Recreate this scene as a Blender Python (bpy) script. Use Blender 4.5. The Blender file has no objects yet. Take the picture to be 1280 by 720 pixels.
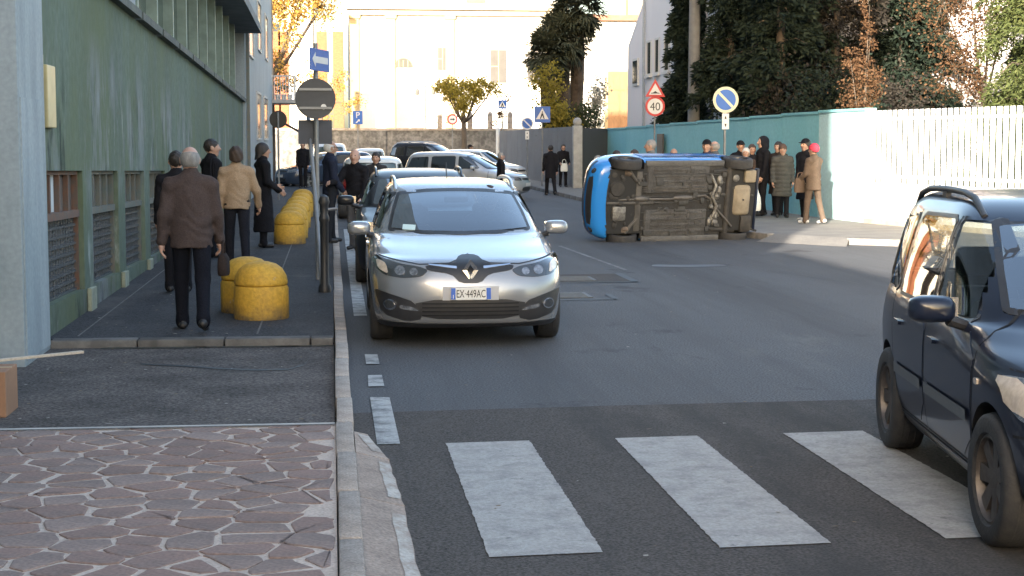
import bpy, bmesh, math, random
import numpy as np
from mathutils import Vector, Matrix
from mathutils.bvhtree import BVHTree
random.seed(7); np.random.seed(7)
SC = bpy.context.scene
COL = SC.collection
R = math.radians

# ------------------------------------------------------------------ camera
cam_d = bpy.data.cameras.new('camera'); cam = bpy.data.objects.new('camera', cam_d); COL.objects.link(cam)
cam_d.sensor_width = 36; cam_d.lens = 56.25; cam_d.clip_start = .1; cam_d.clip_end = 2000
cam.location = (0, 0, 1.85)
cam.rotation_euler = (R(90) - math.atan(183/2000), 0, -math.atan(225/2000))
SC.camera = cam
# ------------------------------------------------------------------ light
SUN_AZ, SUN_EL = 24.0, 14.0        # direction the light travels: degrees right of the street's axis
world = bpy.data.worlds.new('World'); SC.world = world; world.use_nodes = True
wn = world.node_tree.nodes; wl = world.node_tree.links
sky = wn.new('ShaderNodeTexSky'); sky.sky_type = 'NISHITA'; sky.sun_disc = False
sky.sun_elevation = R(SUN_EL); sky.sun_rotation = R(180 + SUN_AZ); sky.air_density = 1.0; sky.dust_density = 3.0; sky.ozone_density = .5
wn['Background'].inputs['Strength'].default_value = 0.15
wl.new(sky.outputs[0], wn['Background'].inputs['Color'])
sun_d = bpy.data.lights.new('sun', 'SUN'); sun_d.energy = 4.4; sun_d.angle = R(.5); sun_d.color = (1, .9, .76)
sun = bpy.data.objects.new('sun', sun_d); COL.objects.link(sun)
sd = Vector((math.sin(R(SUN_AZ))*math.cos(R(SUN_EL)), math.cos(R(SUN_AZ))*math.cos(R(SUN_EL)), -math.sin(R(SUN_EL))))
sun.rotation_euler = sd.to_track_quat('-Z', 'Y').to_euler()
vs = SC.view_settings
vs.view_transform = 'Standard'; vs.look = 'None'; vs.exposure = 2.4; vs.gamma = 1; vs.use_curve_mapping = False

# ------------------------------------------------------------------ materials
MATS = {}; LOWSPEC = ('asphalt', 'porphyry', 'mortar', 'kerb', 'gutter', 'footway', 'green_plaster', 'earth')
def mat(name, col=(.5, .5, .5), rough=.6, metal=0, ns=0, na=0, col2=None, bump=0, bs=None, spec=.5, coat=0, stretch=None, rnd=0, na2=None, lo=.4, hi=.62, obj=False, back=None):
    """procedural principled material: colour mixed with col2 by noise of scale ns, amount na; rnd varies per object"""
    if name in MATS: return MATS[name]
    m = bpy.data.materials.new(name); m.use_nodes = True; MATS[name] = m
    nt = m.node_tree; N = nt.nodes; L = nt.links
    b = N['Principled BSDF']
    b.inputs['Base Color'].default_value = (*col, 1); b.inputs['Roughness'].default_value = rough
    b.inputs['Metallic'].default_value = metal; b.inputs['Specular IOR Level'].default_value = .15 if name.startswith(LOWSPEC) else spec
    b.inputs['Coat Weight'].default_value = coat; b.inputs['Coat Roughness'].default_value = .04
    tc = N.new('ShaderNodeTexCoord'); src = tc.outputs['Object']
    if stretch:
        mp = N.new('ShaderNodeMapping'); mp.inputs['Scale'].default_value = stretch; L.new(src, mp.inputs['Vector']); src = mp.outputs[0]
    last = None
    if ns:
        n = N.new('ShaderNodeTexNoise'); n.inputs['Scale'].default_value = ns; n.inputs['Detail'].default_value = 6; n.inputs['Roughness'].default_value = .62
        L.new(src, n.inputs['Vector'])
        mr = N.new('ShaderNodeMapRange'); mr.inputs[1].default_value = lo; mr.inputs[2].default_value = hi; mr.inputs[3].default_value = 0; mr.inputs[4].default_value = na
        L.new(n.outputs['Fac'], mr.inputs[0])
        mx = N.new('ShaderNodeMix'); mx.data_type = 'RGBA'
        mx.inputs[6].default_value = (*col, 1); mx.inputs[7].default_value = (*(col2 or [c*.6 for c in col]), 1)
        L.new(mr.outputs[0], mx.inputs[0]); last = mx.outputs[2]
        if na2:   # a fine grain on top
            n2 = N.new('ShaderNodeTexNoise'); n2.inputs['Scale'].default_value = na2[0]; n2.inputs['Detail'].default_value = 3
            L.new(tc.outputs['Object'], n2.inputs['Vector'])
            mr2 = N.new('ShaderNodeMapRange'); mr2.inputs[1].default_value = .3; mr2.inputs[2].default_value = .7; mr2.inputs[3].default_value = 1-na2[1]; mr2.inputs[4].default_value = 1+na2[1]
            L.new(n2.outputs['Fac'], mr2.inputs[0])
            hv = N.new('ShaderNodeHueSaturation'); L.new(last, hv.inputs['Color']); L.new(mr2.outputs[0], hv.inputs['Value']); last = hv.outputs[0]
    if rnd:
        oi = N.new('ShaderNodeObjectInfo'); mr3 = N.new('ShaderNodeMapRange'); mr3.inputs[3].default_value = 1-rnd; mr3.inputs[4].default_value = 1+rnd
        L.new(oi.outputs['Random'], mr3.inputs[0])
        hv = N.new('ShaderNodeHueSaturation'); L.new(mr3.outputs[0], hv.inputs['Value'])
        if last: L.new(last, hv.inputs['Color'])
        else: hv.inputs['Color'].default_value = (*col, 1)
        last = hv.outputs[0]
    if back:   # the inner face of a sheet (trim, lining) has its own colour
        ge = N.new('ShaderNodeNewGeometry'); mb = N.new('ShaderNodeMix'); mb.data_type = 'RGBA'
        L.new(ge.outputs['Backfacing'], mb.inputs[0]); mb.inputs[6].default_value = (*col, 1); mb.inputs[7].default_value = (*back, 1)
        if last: L.new(last, mb.inputs[6])
        last = mb.outputs[2]
        inv = N.new('ShaderNodeMath'); inv.operation = 'SUBTRACT'; inv.inputs[0].default_value = 1; L.new(ge.outputs['Backfacing'], inv.inputs[1])
        for s, v in (('Metallic', metal), ('Coat Weight', coat)):
            k = N.new('ShaderNodeMath'); k.operation = 'MULTIPLY'; k.inputs[1].default_value = v; L.new(inv.outputs[0], k.inputs[0]); L.new(k.outputs[0], b.inputs[s])
    if last: L.new(last, b.inputs['Base Color'])
    if bump:
        n3 = N.new('ShaderNodeTexNoise'); n3.inputs['Scale'].default_value = bs or 40; n3.inputs['Detail'].default_value = 4
        L.new(src, n3.inputs['Vector']); bp = N.new('ShaderNodeBump'); bp.inputs['Strength'].default_value = bump; bp.inputs['Distance'].default_value = .02
        L.new(n3.outputs['Fac'], bp.inputs['Height']); L.new(bp.outputs[0], b.inputs['Normal'])
    return m
def glass_mat(name, tint, ior=1.5, boost=0.0):
    m = bpy.data.materials.new(name); m.use_nodes = True; N = m.node_tree.nodes; L = m.node_tree.links
    N.remove(N['Principled BSDF']); out = N['Material Output']
    t = N.new('ShaderNodeBsdfTransparent'); t.inputs[0].default_value = (*tint, 1)
    g = N.new('ShaderNodeBsdfGlossy'); g.inputs['Roughness'].default_value = .01
    f = N.new('ShaderNodeFresnel'); f.inputs[0].default_value = ior
    a = N.new('ShaderNodeMath'); a.operation = 'ADD'; a.inputs[1].default_value = boost; a.use_clamp = True; L.new(f.outputs[0], a.inputs[0])
    x = N.new('ShaderNodeMixShader'); L.new(a.outputs[0], x.inputs[0]); L.new(t.outputs[0], x.inputs[1]); L.new(g.outputs[0], x.inputs[2])
    L.new(x.outputs[0], out.inputs[0]); MATS[name] = m; return m
def paint_worn(name, col, under, scale, lo, hi):
    """road paint worn through to the asphalt"""
    m = mat(name, col, .75, ns=scale, na=1, col2=under, lo=lo, hi=hi, na2=(60, .18), bump=.25, bs=120); return m

# ------------------------------------------------------------------ mesh tools
class MB:
    def __init__(s): s.v = []; s.f = []; s.m = []; s.cur = 0
    def quad(s, pts, m=None):
        i = len(s.v); s.v += [tuple(p) for p in pts]; s.f.append(tuple(range(i, i+len(pts)))); s.m.append(s.cur if m is None else m)
    def add(s, verts, faces, m=None, M=None):
        i = len(s.v)
        s.v += [tuple(M @ Vector(p)) for p in verts] if M is not None else [tuple(p) for p in verts]
        s.f += [tuple(i+k for k in f) for f in faces]; s.m += [s.cur if m is None else m]*len(faces)
    def box(s, lo, hi, m=None, M=None, bev=0):
        (a, b, c), (d, e, g) = lo, hi
        if not bev:
            v = [(a,b,c),(d,b,c),(d,e,c),(a,e,c),(a,b,g),(d,b,g),(d,e,g),(a,e,g)]
            f = [(0,3,2,1),(4,5,6,7),(0,1,5,4),(1,2,6,5),(2,3,7,6),(3,0,4,7)]
            s.add(v, f, m, M); return
        bm = bmesh.new(); bmesh.ops.create_cube(bm, size=1)
        for q in bm.verts: q.co = Vector(((a+d)/2+q.co.x*(d-a), (b+e)/2+q.co.y*(e-b), (c+g)/2+q.co.z*(g-c)))
        bmesh.ops.bevel(bm, geom=bm.edges[:], offset=bev, segments=2, profile=.5, affect='EDGES')
        bm.verts.index_update(); s.add([tuple(q.co) for q in bm.verts], [tuple(q.index for q in f.verts) for f in bm.faces], m, M); bm.free()
    def tube(s, pts, r, n=8, m=None, M=None, cap=True):
        pts = [Vector(p) for p in pts]; rs = r if isinstance(r, (list, tuple)) else [r]*len(pts)
        V = []; F = []
        up = None
        for k, p in enumerate(pts):
            t = (pts[min(k+1, len(pts)-1)] - pts[max(k-1, 0)]).normalized()
            if up is None: up = Vector((0, 0, 1)) if abs(t.z) < .9 else Vector((1, 0, 0))
            a = t.cross(up).normalized(); b = a.cross(t).normalized(); up = b
            for j in range(n):
                an = 2*math.pi*j/n; V.append(p + (a*math.cos(an)+b*math.sin(an))*rs[k])
        for k in range(len(pts)-1):
            for j in range(n):
                F.append((k*n+j, k*n+(j+1) % n, (k+1)*n+(j+1) % n, (k+1)*n+j))
        if cap: F.append(tuple(range(n))[::-1]); F.append(tuple((len(pts)-1)*n+j for j in range(n)))
        s.add(V, F, m, M)
    def lathe(s, prof, n=24, m=None, M=None, axis='z', cap=True):
        V = []; F = []
        for (r, z) in prof:
            for j in range(n):
                a = 2*math.pi*j/n; c = (r*math.cos(a), r*math.sin(a), z)
                V.append(c if axis == 'z' else ((c[2], c[0], c[1]) if axis == 'x' else (c[1], c[2], c[0])))
        for k in range(len(prof)-1):
            for j in range(n): F.append((k*n+j, k*n+(j+1) % n, (k+1)*n+(j+1) % n, (k+1)*n+j))
        if cap and prof[0][0] > 1e-4: F.append(tuple(range(n))[::-1])
        if cap and prof[-1][0] > 1e-4: F.append(tuple((len(prof)-1)*n+j for j in range(n)))
        s.add(V, F, m, M)
    def prism(s, poly, d0, d1, plane='xz', m=None, M=None):
        """extrude 2D polygon between d0 and d1 along the axis missing from plane"""
        ax = {'xz': 1, 'yz': 0, 'xy': 2}[plane]
        def P(q, d):
            r = list(q); r.insert(ax, d); return tuple(r)
        n = len(poly); V = [P(q, d0) for q in poly] + [P(q, d1) for q in poly]
        F = [tuple(range(n)), tuple(range(2*n-1, n-1, -1))] + [(k, n+k, n+(k+1) % n, (k+1) % n) for k in range(n)]
        s.add(V, F, m, M)
    def ell(s, c, r, n=16, m=None, M=None):
        V = []; F = []; k = n//2
        for i in range(k+1):
            th = math.pi*i/k
            for j in range(n):
                ph = 2*math.pi*j/n; V.append((c[0]+r[0]*math.sin(th)*math.cos(ph), c[1]+r[1]*math.sin(th)*math.sin(ph), c[2]+r[2]*math.cos(th)))
        for i in range(k):
            for j in range(n): F.append((i*n+j, (i+1)*n+j, (i+1)*n+(j+1) % n, i*n+(j+1) % n))
        s.add(V, F, m, M)
    def build(s, name, mats, parent=None, smooth=None, fix=True):
        me = bpy.data.meshes.new(name); me.from_pydata(s.v, [], s.f)
        for q in (mats if isinstance(mats, (list, tuple)) else [mats]): me.materials.append(q)
        me.polygons.foreach_set('material_index', s.m)
        if fix:
            bm = bmesh.new(); bm.from_mesh(me); bmesh.ops.remove_doubles(bm, verts=bm.verts, dist=1e-5)
            bmesh.ops.recalc_face_normals(bm, faces=bm.faces); bm.to_mesh(me); bm.free()
        if smooth is not None:
            me.polygons.foreach_set('use_smooth', [True]*len(me.polygons)); me.set_sharp_from_angle(angle=R(smooth))
        me.update()
        return link(name, me, parent)
def link(name, me, parent=None):
    o = bpy.data.objects.new(name, me); COL.objects.link(o)
    if parent is not None: o.parent = parent
    return o
def npmesh(name, V, F, mats, parent=None, smooth=False, mi=None):
    me = bpy.data.meshes.new(name); F = np.asarray(F, np.int32); V = np.asarray(V, np.float32)
    k = F.shape[1]
    me.vertices.add(len(V)); me.vertices.foreach_set('co', V.ravel())
    me.loops.add(F.size); me.loops.foreach_set('vertex_index', F.ravel())
    me.polygons.add(len(F)); me.polygons.foreach_set('loop_start', np.arange(len(F), dtype=np.int32)*k)
    for q in (mats if isinstance(mats, (list, tuple)) else [mats]): me.materials.append(q)
    if mi is not None: me.polygons.foreach_set('material_index', np.asarray(mi, np.int32))
    me.polygons.foreach_set('use_smooth', np.full(len(F), smooth)); me.update(calc_edges=True); me.validate()
    return link(name, me, parent)
def tag(o, label, cat, group=None):
    o['label'] = label; o['category'] = cat
    if group: o['group'] = group
    return o
def struct(o): o['kind'] = 'structure'; return o
def stuff(o): o['kind'] = 'stuff'; return o
def empty(name, loc=(0, 0, 0), rz=0, label=None, cat=None, group=None):
    o = bpy.data.objects.new(name, None); COL.objects.link(o); o.location = loc; o.rotation_euler = (0, 0, rz); o.empty_display_size = .2
    if label: tag(o, label, cat, group)
    return o
def copy_tree(o, parent=None):
    c = o.copy(); COL.objects.link(c)
    if parent is not None: c.parent = parent
    for ch in list(o.children): copy_tree(ch, c)
    return c
def text_mesh(txt, size, ext=.002, squash=1.0):
    cu = bpy.data.curves.new('lettering', 'FONT'); cu.body = txt; cu.size = size; cu.extrude = ext; cu.align_x = 'CENTER'; cu.align_y = 'CENTER'
    ob = bpy.data.objects.new('lettering', cu); COL.objects.link(ob)
    dg = bpy.context.evaluated_depsgraph_get(); me = bpy.data.meshes.new_from_object(ob.evaluated_get(dg))
    bpy.data.objects.remove(ob)
    for v in me.vertices: v.co.x *= squash
    me.materials.clear()
    return me
def in_poly(x, y, poly):
    c = False; n = len(poly)
    for i in range(n):
        x0, y0 = poly[i]; x1, y1 = poly[i-1]
        if (y0 > y) != (y1 > y) and x < (x1-x0)*(y-y0)/(y1-y0)+x0: c = not c
    return c
def clip_rect(poly, x0, y0, x1, y1):
    def cl(P, inside, inter):
        out = []
        for i in range(len(P)):
            a, b = P[i-1], P[i]; ia, ib = inside(a), inside(b)
            if ib:
                if not ia: out.append(inter(a, b))
                out.append(b)
            elif ia: out.append(inter(a, b))
        return out
    def ix(v): return lambda a, b: (v, a[1]+(b[1]-a[1])*(v-a[0])/(b[0]-a[0]))
    def iy(v): return lambda a, b: (a[0]+(b[0]-a[0])*(v-a[1])/(b[1]-a[1]), v)
    for ins, it in ((lambda p: p[0] >= x0, ix(x0)), (lambda p: p[0] <= x1, ix(x1)), (lambda p: p[1] >= y0, iy(y0)), (lambda p: p[1] <= y1, iy(y1))):
        if not poly: return []
        poly = cl(poly, ins, it)
    return poly
def chaikin(poly, it=2, t=.2):
    for _ in range(it):
        o = []
        for i in range(len(poly)):
            a, b = poly[i], poly[(i+1) % len(poly)]
            o += [(a[0]+(b[0]-a[0])*t, a[1]+(b[1]-a[1])*t), (a[0]+(b[0]-a[0])*(1-t), a[1]+(b[1]-a[1])*(1-t))]
        poly = o
    return poly
def shrink(poly, d):
    """offset polygon inward by d (either winding)"""
    A = sum(poly[i-1][0]*poly[i][1]-poly[i][0]*poly[i-1][1] for i in range(len(poly)))
    sg = 1 if A > 0 else -1; out = []; n = len(poly)
    for i in range(n):
        p, q, r = poly[i-1], poly[i], poly[(i+1) % n]
        def nr(a, b):
            x, y = b[0]-a[0], b[1]-a[1]; l = math.hypot(x, y) or 1; return (-y/l*sg, x/l*sg)
        n1, n2 = nr(p, q), nr(q, r); bx, by = n1[0]+n2[0], n1[1]+n2[1]; k = max(.35, (bx*bx+by*by)/2)
        out.append((q[0]+bx*d/k, q[1]+by*d/k))
    return out
# ------------------------------------------------------------------ the street surface
asph = mat('asphalt', (.105, .107, .113), .82, ns=.35, na=.5, col2=(.075, .076, .08), lo=.35, hi=.7, na2=(60, .5), bump=.45, bs=110)
asph_new = mat('asphalt_new', (.08, .071, .065), .85, ns=.6, na=.5, col2=(.062, .056, .052), lo=.4, hi=.7, na2=(65, .55), bump=.45, bs=120)
asph_foot = mat('asphalt_footway', (.06, .06, .063), .88, ns=1.1, na=.7, col2=(.045, .045, .048), na2=(55, .5), bump=.45, bs=90)
asph_drive = mat('asphalt_drive', (.115, .1, .092), .9, ns=1.6, na=.8, col2=(.065, .058, .054), na2=(45, .6), bump=.7, bs=50)
tar = mat('tar', (.016, .016, .017), .6, ns=8, na=.5, col2=(.03, .03, .03))
conc = mat('kerb_concrete', (.4, .34, .29), .85, ns=5, na=.8, col2=(.25, .21, .18), na2=(70, .25), bump=.4, bs=70, rnd=.12)
conc2 = mat('gutter_concrete', (.36, .29, .24), .88, ns=4, na=.8, col2=(.25, .2, .17), na2=(60, .25), bump=.4, bs=60, rnd=.1)
wpaint = paint_worn('zebra_paint', (.33, .315, .295), (.16, .15, .142), 6, .45, .85)
lpaint = paint_worn('line_paint', (.36, .36, .35), (.12, .12, .12), 6, .44, .66)
fpaint = paint_worn('faded_paint', (.2, .2, .2), (.08, .08, .085), 5, .3, .6)
earth = mat('earth', (.1, .095, .085), .95, ns=.1, na=.8, col2=(.06, .065, .05))

def sheet(name, poly, z, m, parent=None):
    b = MB(); b.quad([(x, y, z) for x, y in poly]); return b.build(name, m, parent)
def slab(name, poly, z0, z1, m, parent=None):
    b = MB(); b.prism(poly, z0, z1, 'xy'); return b.build(name, m, parent)
struct(sheet('ground', [(-400, -200), (600, -200), (600, 900), (-400, 900)], -.02, earth))
road = struct(sheet('road', [(.1, -30), (10.6, -30), (10.6, 27.0), (8.2, 29.4), (7.95, 31), (7.9, 62), (9.8, 90), (40, 90), (40, 95), (-30, 95), (-30, 71), (.1, 71)], 0, asph))
sheet('asphalt_patch', [(.12, -20), (10.4, -20), (10.4, 11.15), (6.0, 11.08), (3.9, 11.03), (2.0, 10.97), (.12, 10.86)], .004, asph_new, road)
sheet('asphalt_patch', [(2.2, 20.7), (3.95, 20.75), (4.02, 22.1), (2.2, 22.0)], .004, asph_new, road)
b = MB()
for x0, y0, x1, y1 in ((2.2, 20.7, 4.0, 20.76), (2.2, 18.4, 3.3, 18.5), (3.93, 20.7, 4.03, 22.1), (3.28, 18.4, 3.34, 19.1)): b.quad([(x0, y0, .007), (x1, y0+.02, .007), (x1+.02, y1+.03, .007), (x0, y1, .007)])
b.build('tar_seam', tar, road)
cov = mat('cast_iron', (.1, .1, .1), .6, metal=.6, ns=12, na=.6)
for x, y, s in ((3.2, 21.3, .3), (2.75, 19.0, .32)):
    b = MB(); b.box((x-s, y-s, .002), (x+s, y+s, .012))
    for k in range(5): b.box((x-s*.85, y-s*.8+k*s*.36, .012), (x+s*.85, y-s*.7+k*s*.36, .017))
    b.build('manhole_cover', cov, road)
st = mat('oil_stain', (.05, .05, .054), .5, ns=3, na=.8, col2=(.075, .077, .08))
sheet('oil_stain', chaikin([(4.7, 23.3), (5.3, 23.1), (5.9, 23.35), (5.8, 23.6), (5.2, 23.55), (4.8, 23.7)]), .004, st, road)
# zebra stripes, measured off the ground plane
for k, (xa, xb) in enumerate(((.68, 1.2), (1.74, 2.27), (2.83, 3.36), (3.92, 4.44), (5.0, 5.52), (6.08, 6.6), (7.16, 7.68))):
    yo = .12*k; b = MB(); n = 90; L_ = []; Rr = []
    for j in range(n+1):
        t = j/n; L_.append((xa+random.uniform(-.004, .004), 6.95+yo*.4+(2.72)*t)); Rr.append((xb+random.uniform(-.004, .004), 6.98+yo*.4+(2.72)*t))
    for j in range(n): b.quad([(*L_[j], .009), (*Rr[j], .009), (*Rr[j+1], .009), (*L_[j+1], .009)])
    b.build('zebra_stripe', wpaint, road)
for poly in ([(.26, 9.68), (.4, 9.68), (.4, 11.48), (.26, 11.5)], [(.26, 12.02), (.38, 12.02), (.38, 12.6), (.27, 12.6)], [(.27, 13.25), (.38, 13.25), (.38, 13.85), (.27, 13.86)]):
    sheet('lane_dash', poly, .009, lpaint, road)
sheet('edge_line', [(.22, 17), (.36, 17), (.4, 34), (.24, 34)], .005, lpaint, road)
sheet('centre_line', [(4.18, 22.7), (4.24, 22.7), (4.05, 28.1), (3.98, 28.1)], .005, fpaint, road)
b = MB(); rs = random.Random(3)
for _ in range(420):      # grit, leaves and scraps lying on the tarmac and driveway
    if rs.random() < .5: x, y, z = rs.uniform(-2.3, -.05), rs.uniform(10, 20), .062 if True else 0
    else: x, y, z = rs.uniform(.15, 8), rs.uniform(6, 27), .006
    if x < 0 and y > 14.3: z = .128
    s = rs.uniform(.004, .014); a = rs.uniform(0, 3)
    b.quad([(x+s*math.cos(a+k*1.57)*(1 if k % 2 else 1.8), y+s*math.sin(a+k*1.57), z+.003+rs.uniform(0, .004)) for k in range(4)])
stuff(tag(b.build('litter', mat('litter', (.3, .28, .25), .9, ns=3, na=1, col2=(.16, .11, .06), lo=.45, hi=.5), fix=False), 'scattered pale scraps, leaves and grit on the tarmac', 'litter'))

rs = random.Random(17)
for (x0, y0, x1, y1) in ((6.8, 20, 5.4, 26), (2.6, 22.4, 3.4, 27.5)):
    b = MB(); n = 26; P_ = []; ox = 0
    for j in range(n+1): t = j/n; ox = ox*.8+rs.uniform(-.07, .07); P_.append((x0+(x1-x0)*t+ox, y0+(y1-y0)*t+rs.uniform(-.05, .05)))
    for (a, c) in zip(P_[:-1], P_[1:]): w = rs.uniform(.004, .013); b.quad([(a[0]-w, a[1], .0082), (a[0]+w, a[1], .0082), (c[0]+w*.9, c[1], .0082), (c[0]-w*.9, c[1], .0082)])
    b.build('road_crack', tar, road)
# left footway, driveway and crazy paving
pave = struct(slab('pavement', [(-2.75, 14.35), (.005, 14.2), (.005, 71), (-2.75, 71)], -.3, .12, asph_foot))
struct(slab('driveway', [(-6, 9.93), (.005, 9.9), (.005, 14.19), (-2.62, 14.34), (-6, 14.34)], -.3, .06, asph_drive))
b = MB()       # dark tar edge of the driveway patch
pts = [(-1.55, 13.05), (-1.2, 12.9), (-.9, 12.72), (-.6, 12.6), (-.36, 12.62), (-.24, 12.85), (-.2, 13.3)]
for a, c in zip(pts[:-1], pts[1:]):
    w = .035; b.quad([(a[0], a[1]-w, .064), (c[0], c[1]-w, .064), (c[0]+.01, c[1]+w, .064), (a[0]+.01, a[1]+w, .064)])
struct(b.build('tar_seam', tar))
for x0 in (-.69, -2.27):
    sheet('pavement_joint', [(x0, 14.5), (x0+.018, 14.5), (x0+.018, 46), (x0, 46)], .1235, mat('joint', (.13, .125, .12), .9, ns=5, na=.7), pave)
edging = struct(empty('pavement_edging', (0, 0, 0)))
xs = [-2.45, -1.7, -.95, -.2, .003]
for k in range(len(xs)-1):
    b = MB(); b.box((xs[k]+.006, 14.14-.06*(xs[k]+2.45)/2.45, .03), (xs[k+1]-.006, 14.33-.06*(xs[k]+2.45)/2.45, .128), bev=.012); b.build('edging_stone', mat('kerb_edging', (.15, .14, .13), .85, ns=5, na=.8, col2=(.08, .075, .07), rnd=.15), edging, smooth=40)
b = MB()
for x0, x1 in ((-2.0, -1.1), (-1.2, -.3), (-.5, 0)): b.quad([(x0, 14.05, .064), (x1, 14.02, .064), (x1, 14.13, .064), (x0, 14.15, .064)])
struct(b.build('edging_foot_strip', mat('edging_foot_strip', (.03, .034, .022), .95, ns=14, na=.8, col2=(.06, .055, .05))))  # dark strips along the foot of the edging
kerb = struct(empty('kerb', (0, 0, 0)))
ks = None
y = 1.0; k = 0
while y < 71:
    L_ = 1.0 if k % 3 else .96
    b = MB(); b.box((.012, 0, -.2), (.118, L_-.012, 0), bev=.012)
    o = b.build('kerb_stone', conc, kerb, smooth=40); o.location = (random.uniform(-.004, .004), y, .124+random.uniform(-.004, .004)); o.rotation_euler.z = random.uniform(-.004, .004)
    y += L_; k += 1
b = MB()
for (ya, yb, wa, wb) in ((4.2, 6.0, .36, .36), (6.0, 7.95, .36, .345), (7.95, 9.1, .345, .31), (9.1, 9.78, .31, .2)):
    b = MB(); n = 9; Rr = [(wa+(wb-wa)*j/n+random.uniform(-.006, .006), ya+.006+(yb-ya-.012)*j/n) for j in range(n+1)]
    poly = [(.122, ya+.006)] + Rr + [(.122, yb-.006)]
    V = []; top = [(x, y, .075-.062*(x-.12)/.25) for x, y in poly]; bot = [(x, y, -.1) for x, y in poly]; m_ = len(poly)
    b.add(top+bot, [tuple(range(m_))]+[(i, (i+1) % m_, m_+(i+1) % m_, m_+i) for i in range(m_)]); g = b.build('gutter_slab', conc2, kerb)
    if ya > 5.5:
        b = MB(); n0 = 1 if ya < 9 else 2
        for j in range(n0, n-1):
            (xa, y0), (xb, y1) = Rr[j], Rr[j+1]; w = .07
            zt = lambda x: .0785-.062*(x-.12)/.25
            b.quad([(xa-w, y0, zt(xa-w)), (xa-.004, y0, zt(xa)), (xb-.004, y1, zt(xb)), (xb-w, y1, zt(xb-w))])
        b.build('painted_edge', paint_worn('kerb_paint', (.46, .43, .39), (.32, .27, .23), 9, .38, .6), kerb)
# crazy paving: Voronoi stones, each its own object, on a mortar bed
mort = mat('mortar', (.52, .43, .365), .95, ns=6, na=.6, col2=(.42, .34, .285), na2=(60, .2), bump=.5, bs=60)
bed = struct(slab('paving_bed', [(-4.6, 3.5), (.008, 3.5), (.008, 9.895), (-4.6, 9.92)], -.3, .098, mort))
sheet('mortar_strip', [(-4.6, 9.87), (.005, 9.84), (.005, 9.893), (-4.6, 9.918)], .112, mat('mortar_light', (.45, .42, .38), .95, ns=5, na=.5), bed)
stone = mat('porphyry', (.245, .165, .138), .8, ns=2.5, na=.8, col2=(.2, .148, .128), na2=(45, .2), bump=.3, bs=35, rnd=.1)
stone2 = mat('porphyry_grey', (.21, .16, .14), .8, ns=2.5, na=.8, col2=(.27, .2, .17), na2=(45, .2), bump=.3, bs=35, rnd=.12)
rs = random.Random(11); seeds = []
tries = 0
while tries < 16000 and len(seeds) < 420:
    p = (rs.uniform(-2.9, .15), rs.uniform(5.2, 10.0)); dm = .15 + .26*rs.random()**1.2
    if all((p[0]-q[0])**2*.8+(p[1]-q[1])**2*1.25 > dm*dm for q in seeds): seeds.append(p)
    tries += 1
cnt = 0
for i, s in enumerate(seeds):
    if not (-2.8 < s[0] < .02 and 5.35 < s[1] < 9.86): continue
    poly = clip_rect([(s[0]-.6, s[1]-.6), (s[0]+.6, s[1]-.6), (s[0]+.6, s[1]+.6), (s[0]-.6, s[1]+.6)], -2.85, 5.3, .0, 9.86)
    for j, q in enumerate(seeds):
        if j == i or abs(q[0]-s[0]) > 1.2 or abs(q[1]-s[1]) > 1.2: continue
        mx, my = (s[0]+q[0])/2, (s[1]+q[1])/2; nx, ny = q[0]-s[0], q[1]-s[1]; out = []
        for k in range(len(poly)):
            a, c = poly[k-1], poly[k]; da = (a[0]-mx)*nx+(a[1]-my)*ny; dc = (c[0]-mx)*nx+(c[1]-my)*ny
            if (da < 0) != (dc < 0): t = da/(da-dc); out.append((a[0]+(c[0]-a[0])*t, a[1]+(c[1]-a[1])*t))
            if dc <= 0: out.append(c)
        poly = out
        if len(poly) < 3: break
    if len(poly) < 3: continue
    poly = shrink(poly, .008 + .012*rs.random()**1.5)
    poly = chaikin(poly, 1, .12)
    A = abs(sum(poly[k-1][0]*poly[k][1]-poly[k][0]*poly[k-1][1] for k in range(len(poly))))/2
    if A < .0035: continue
    poly = [(x-s[0]+rs.uniform(-.012, .012), y-s[1]+rs.uniform(-.012, .012)) for x, y in poly]; inn = shrink(poly, .006); n = len(poly)
    b = MB(); b.add([(x, y, -.03) for x, y in poly]+[(x, y, -.0025) for x, y in poly]+[(x, y, 0) for x, y in inn],
        [(k, (k+1) % n, n+(k+1) % n, n+k) for k in range(n)]+[(n+k, n+(k+1) % n, 2*n+(k+1) % n, 2*n+k) for k in range(n)]+[tuple(range(2*n, 3*n))])
    o = b.build('paving_stone', stone if rs.random() < .6 else stone2, bed, fix=False); cnt += 1
    o.location = (s[0], s[1], .1045+rs.uniform(-.002, .0025)); o.rotation_euler = (rs.uniform(-.008, .008), rs.uniform(-.008, .008), 0)
# right footway with its kerb (dropped at the gateway)
rk = [(7.95, 92), (7.9, 62), (7.85, 49), (7.95, 33), (8.02, 30.6), (8.3, 29.4)]
struct(slab('pavement', rk + [(9.3, 28.05), (10.2, 27.35), (10.45, 26), (10.5, 0), (14.0, 15), (12.5, 27.9), (11.1, 35.8), (10.6, 62), (9.6, 92)], -.3, .118, mat('footway_right', (.2, .19, .175), .9, ns=1.5, na=.6, col2=(.13, .125, .12), na2=(60, .2), bump=.3, bs=80)))
rkerb = struct(empty('kerb', (0, 0, 0)))
def kerb_run(path, parent, m):
    for a, c in zip(path[:-1], path[1:]):
        a = Vector(a); c = Vector(c); n = max(1, round((c-a).length/1.3))
        for j in range(n):
            p = a.lerp(c, j/n); q = a.lerp(c, (j+1)/n); ln = (q-p).length
            b = MB(); b.box((.006, -.16, -.3), (ln-.006, 0, 0), bev=.012); o = b.build('kerb_stone', m, parent, smooth=40)
            o.location = (p.x, p.y, .124+random.uniform(-.004, .004)); o.rotation_euler.z = math.atan2(q.y-p.y, q.x-p.x)
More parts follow.
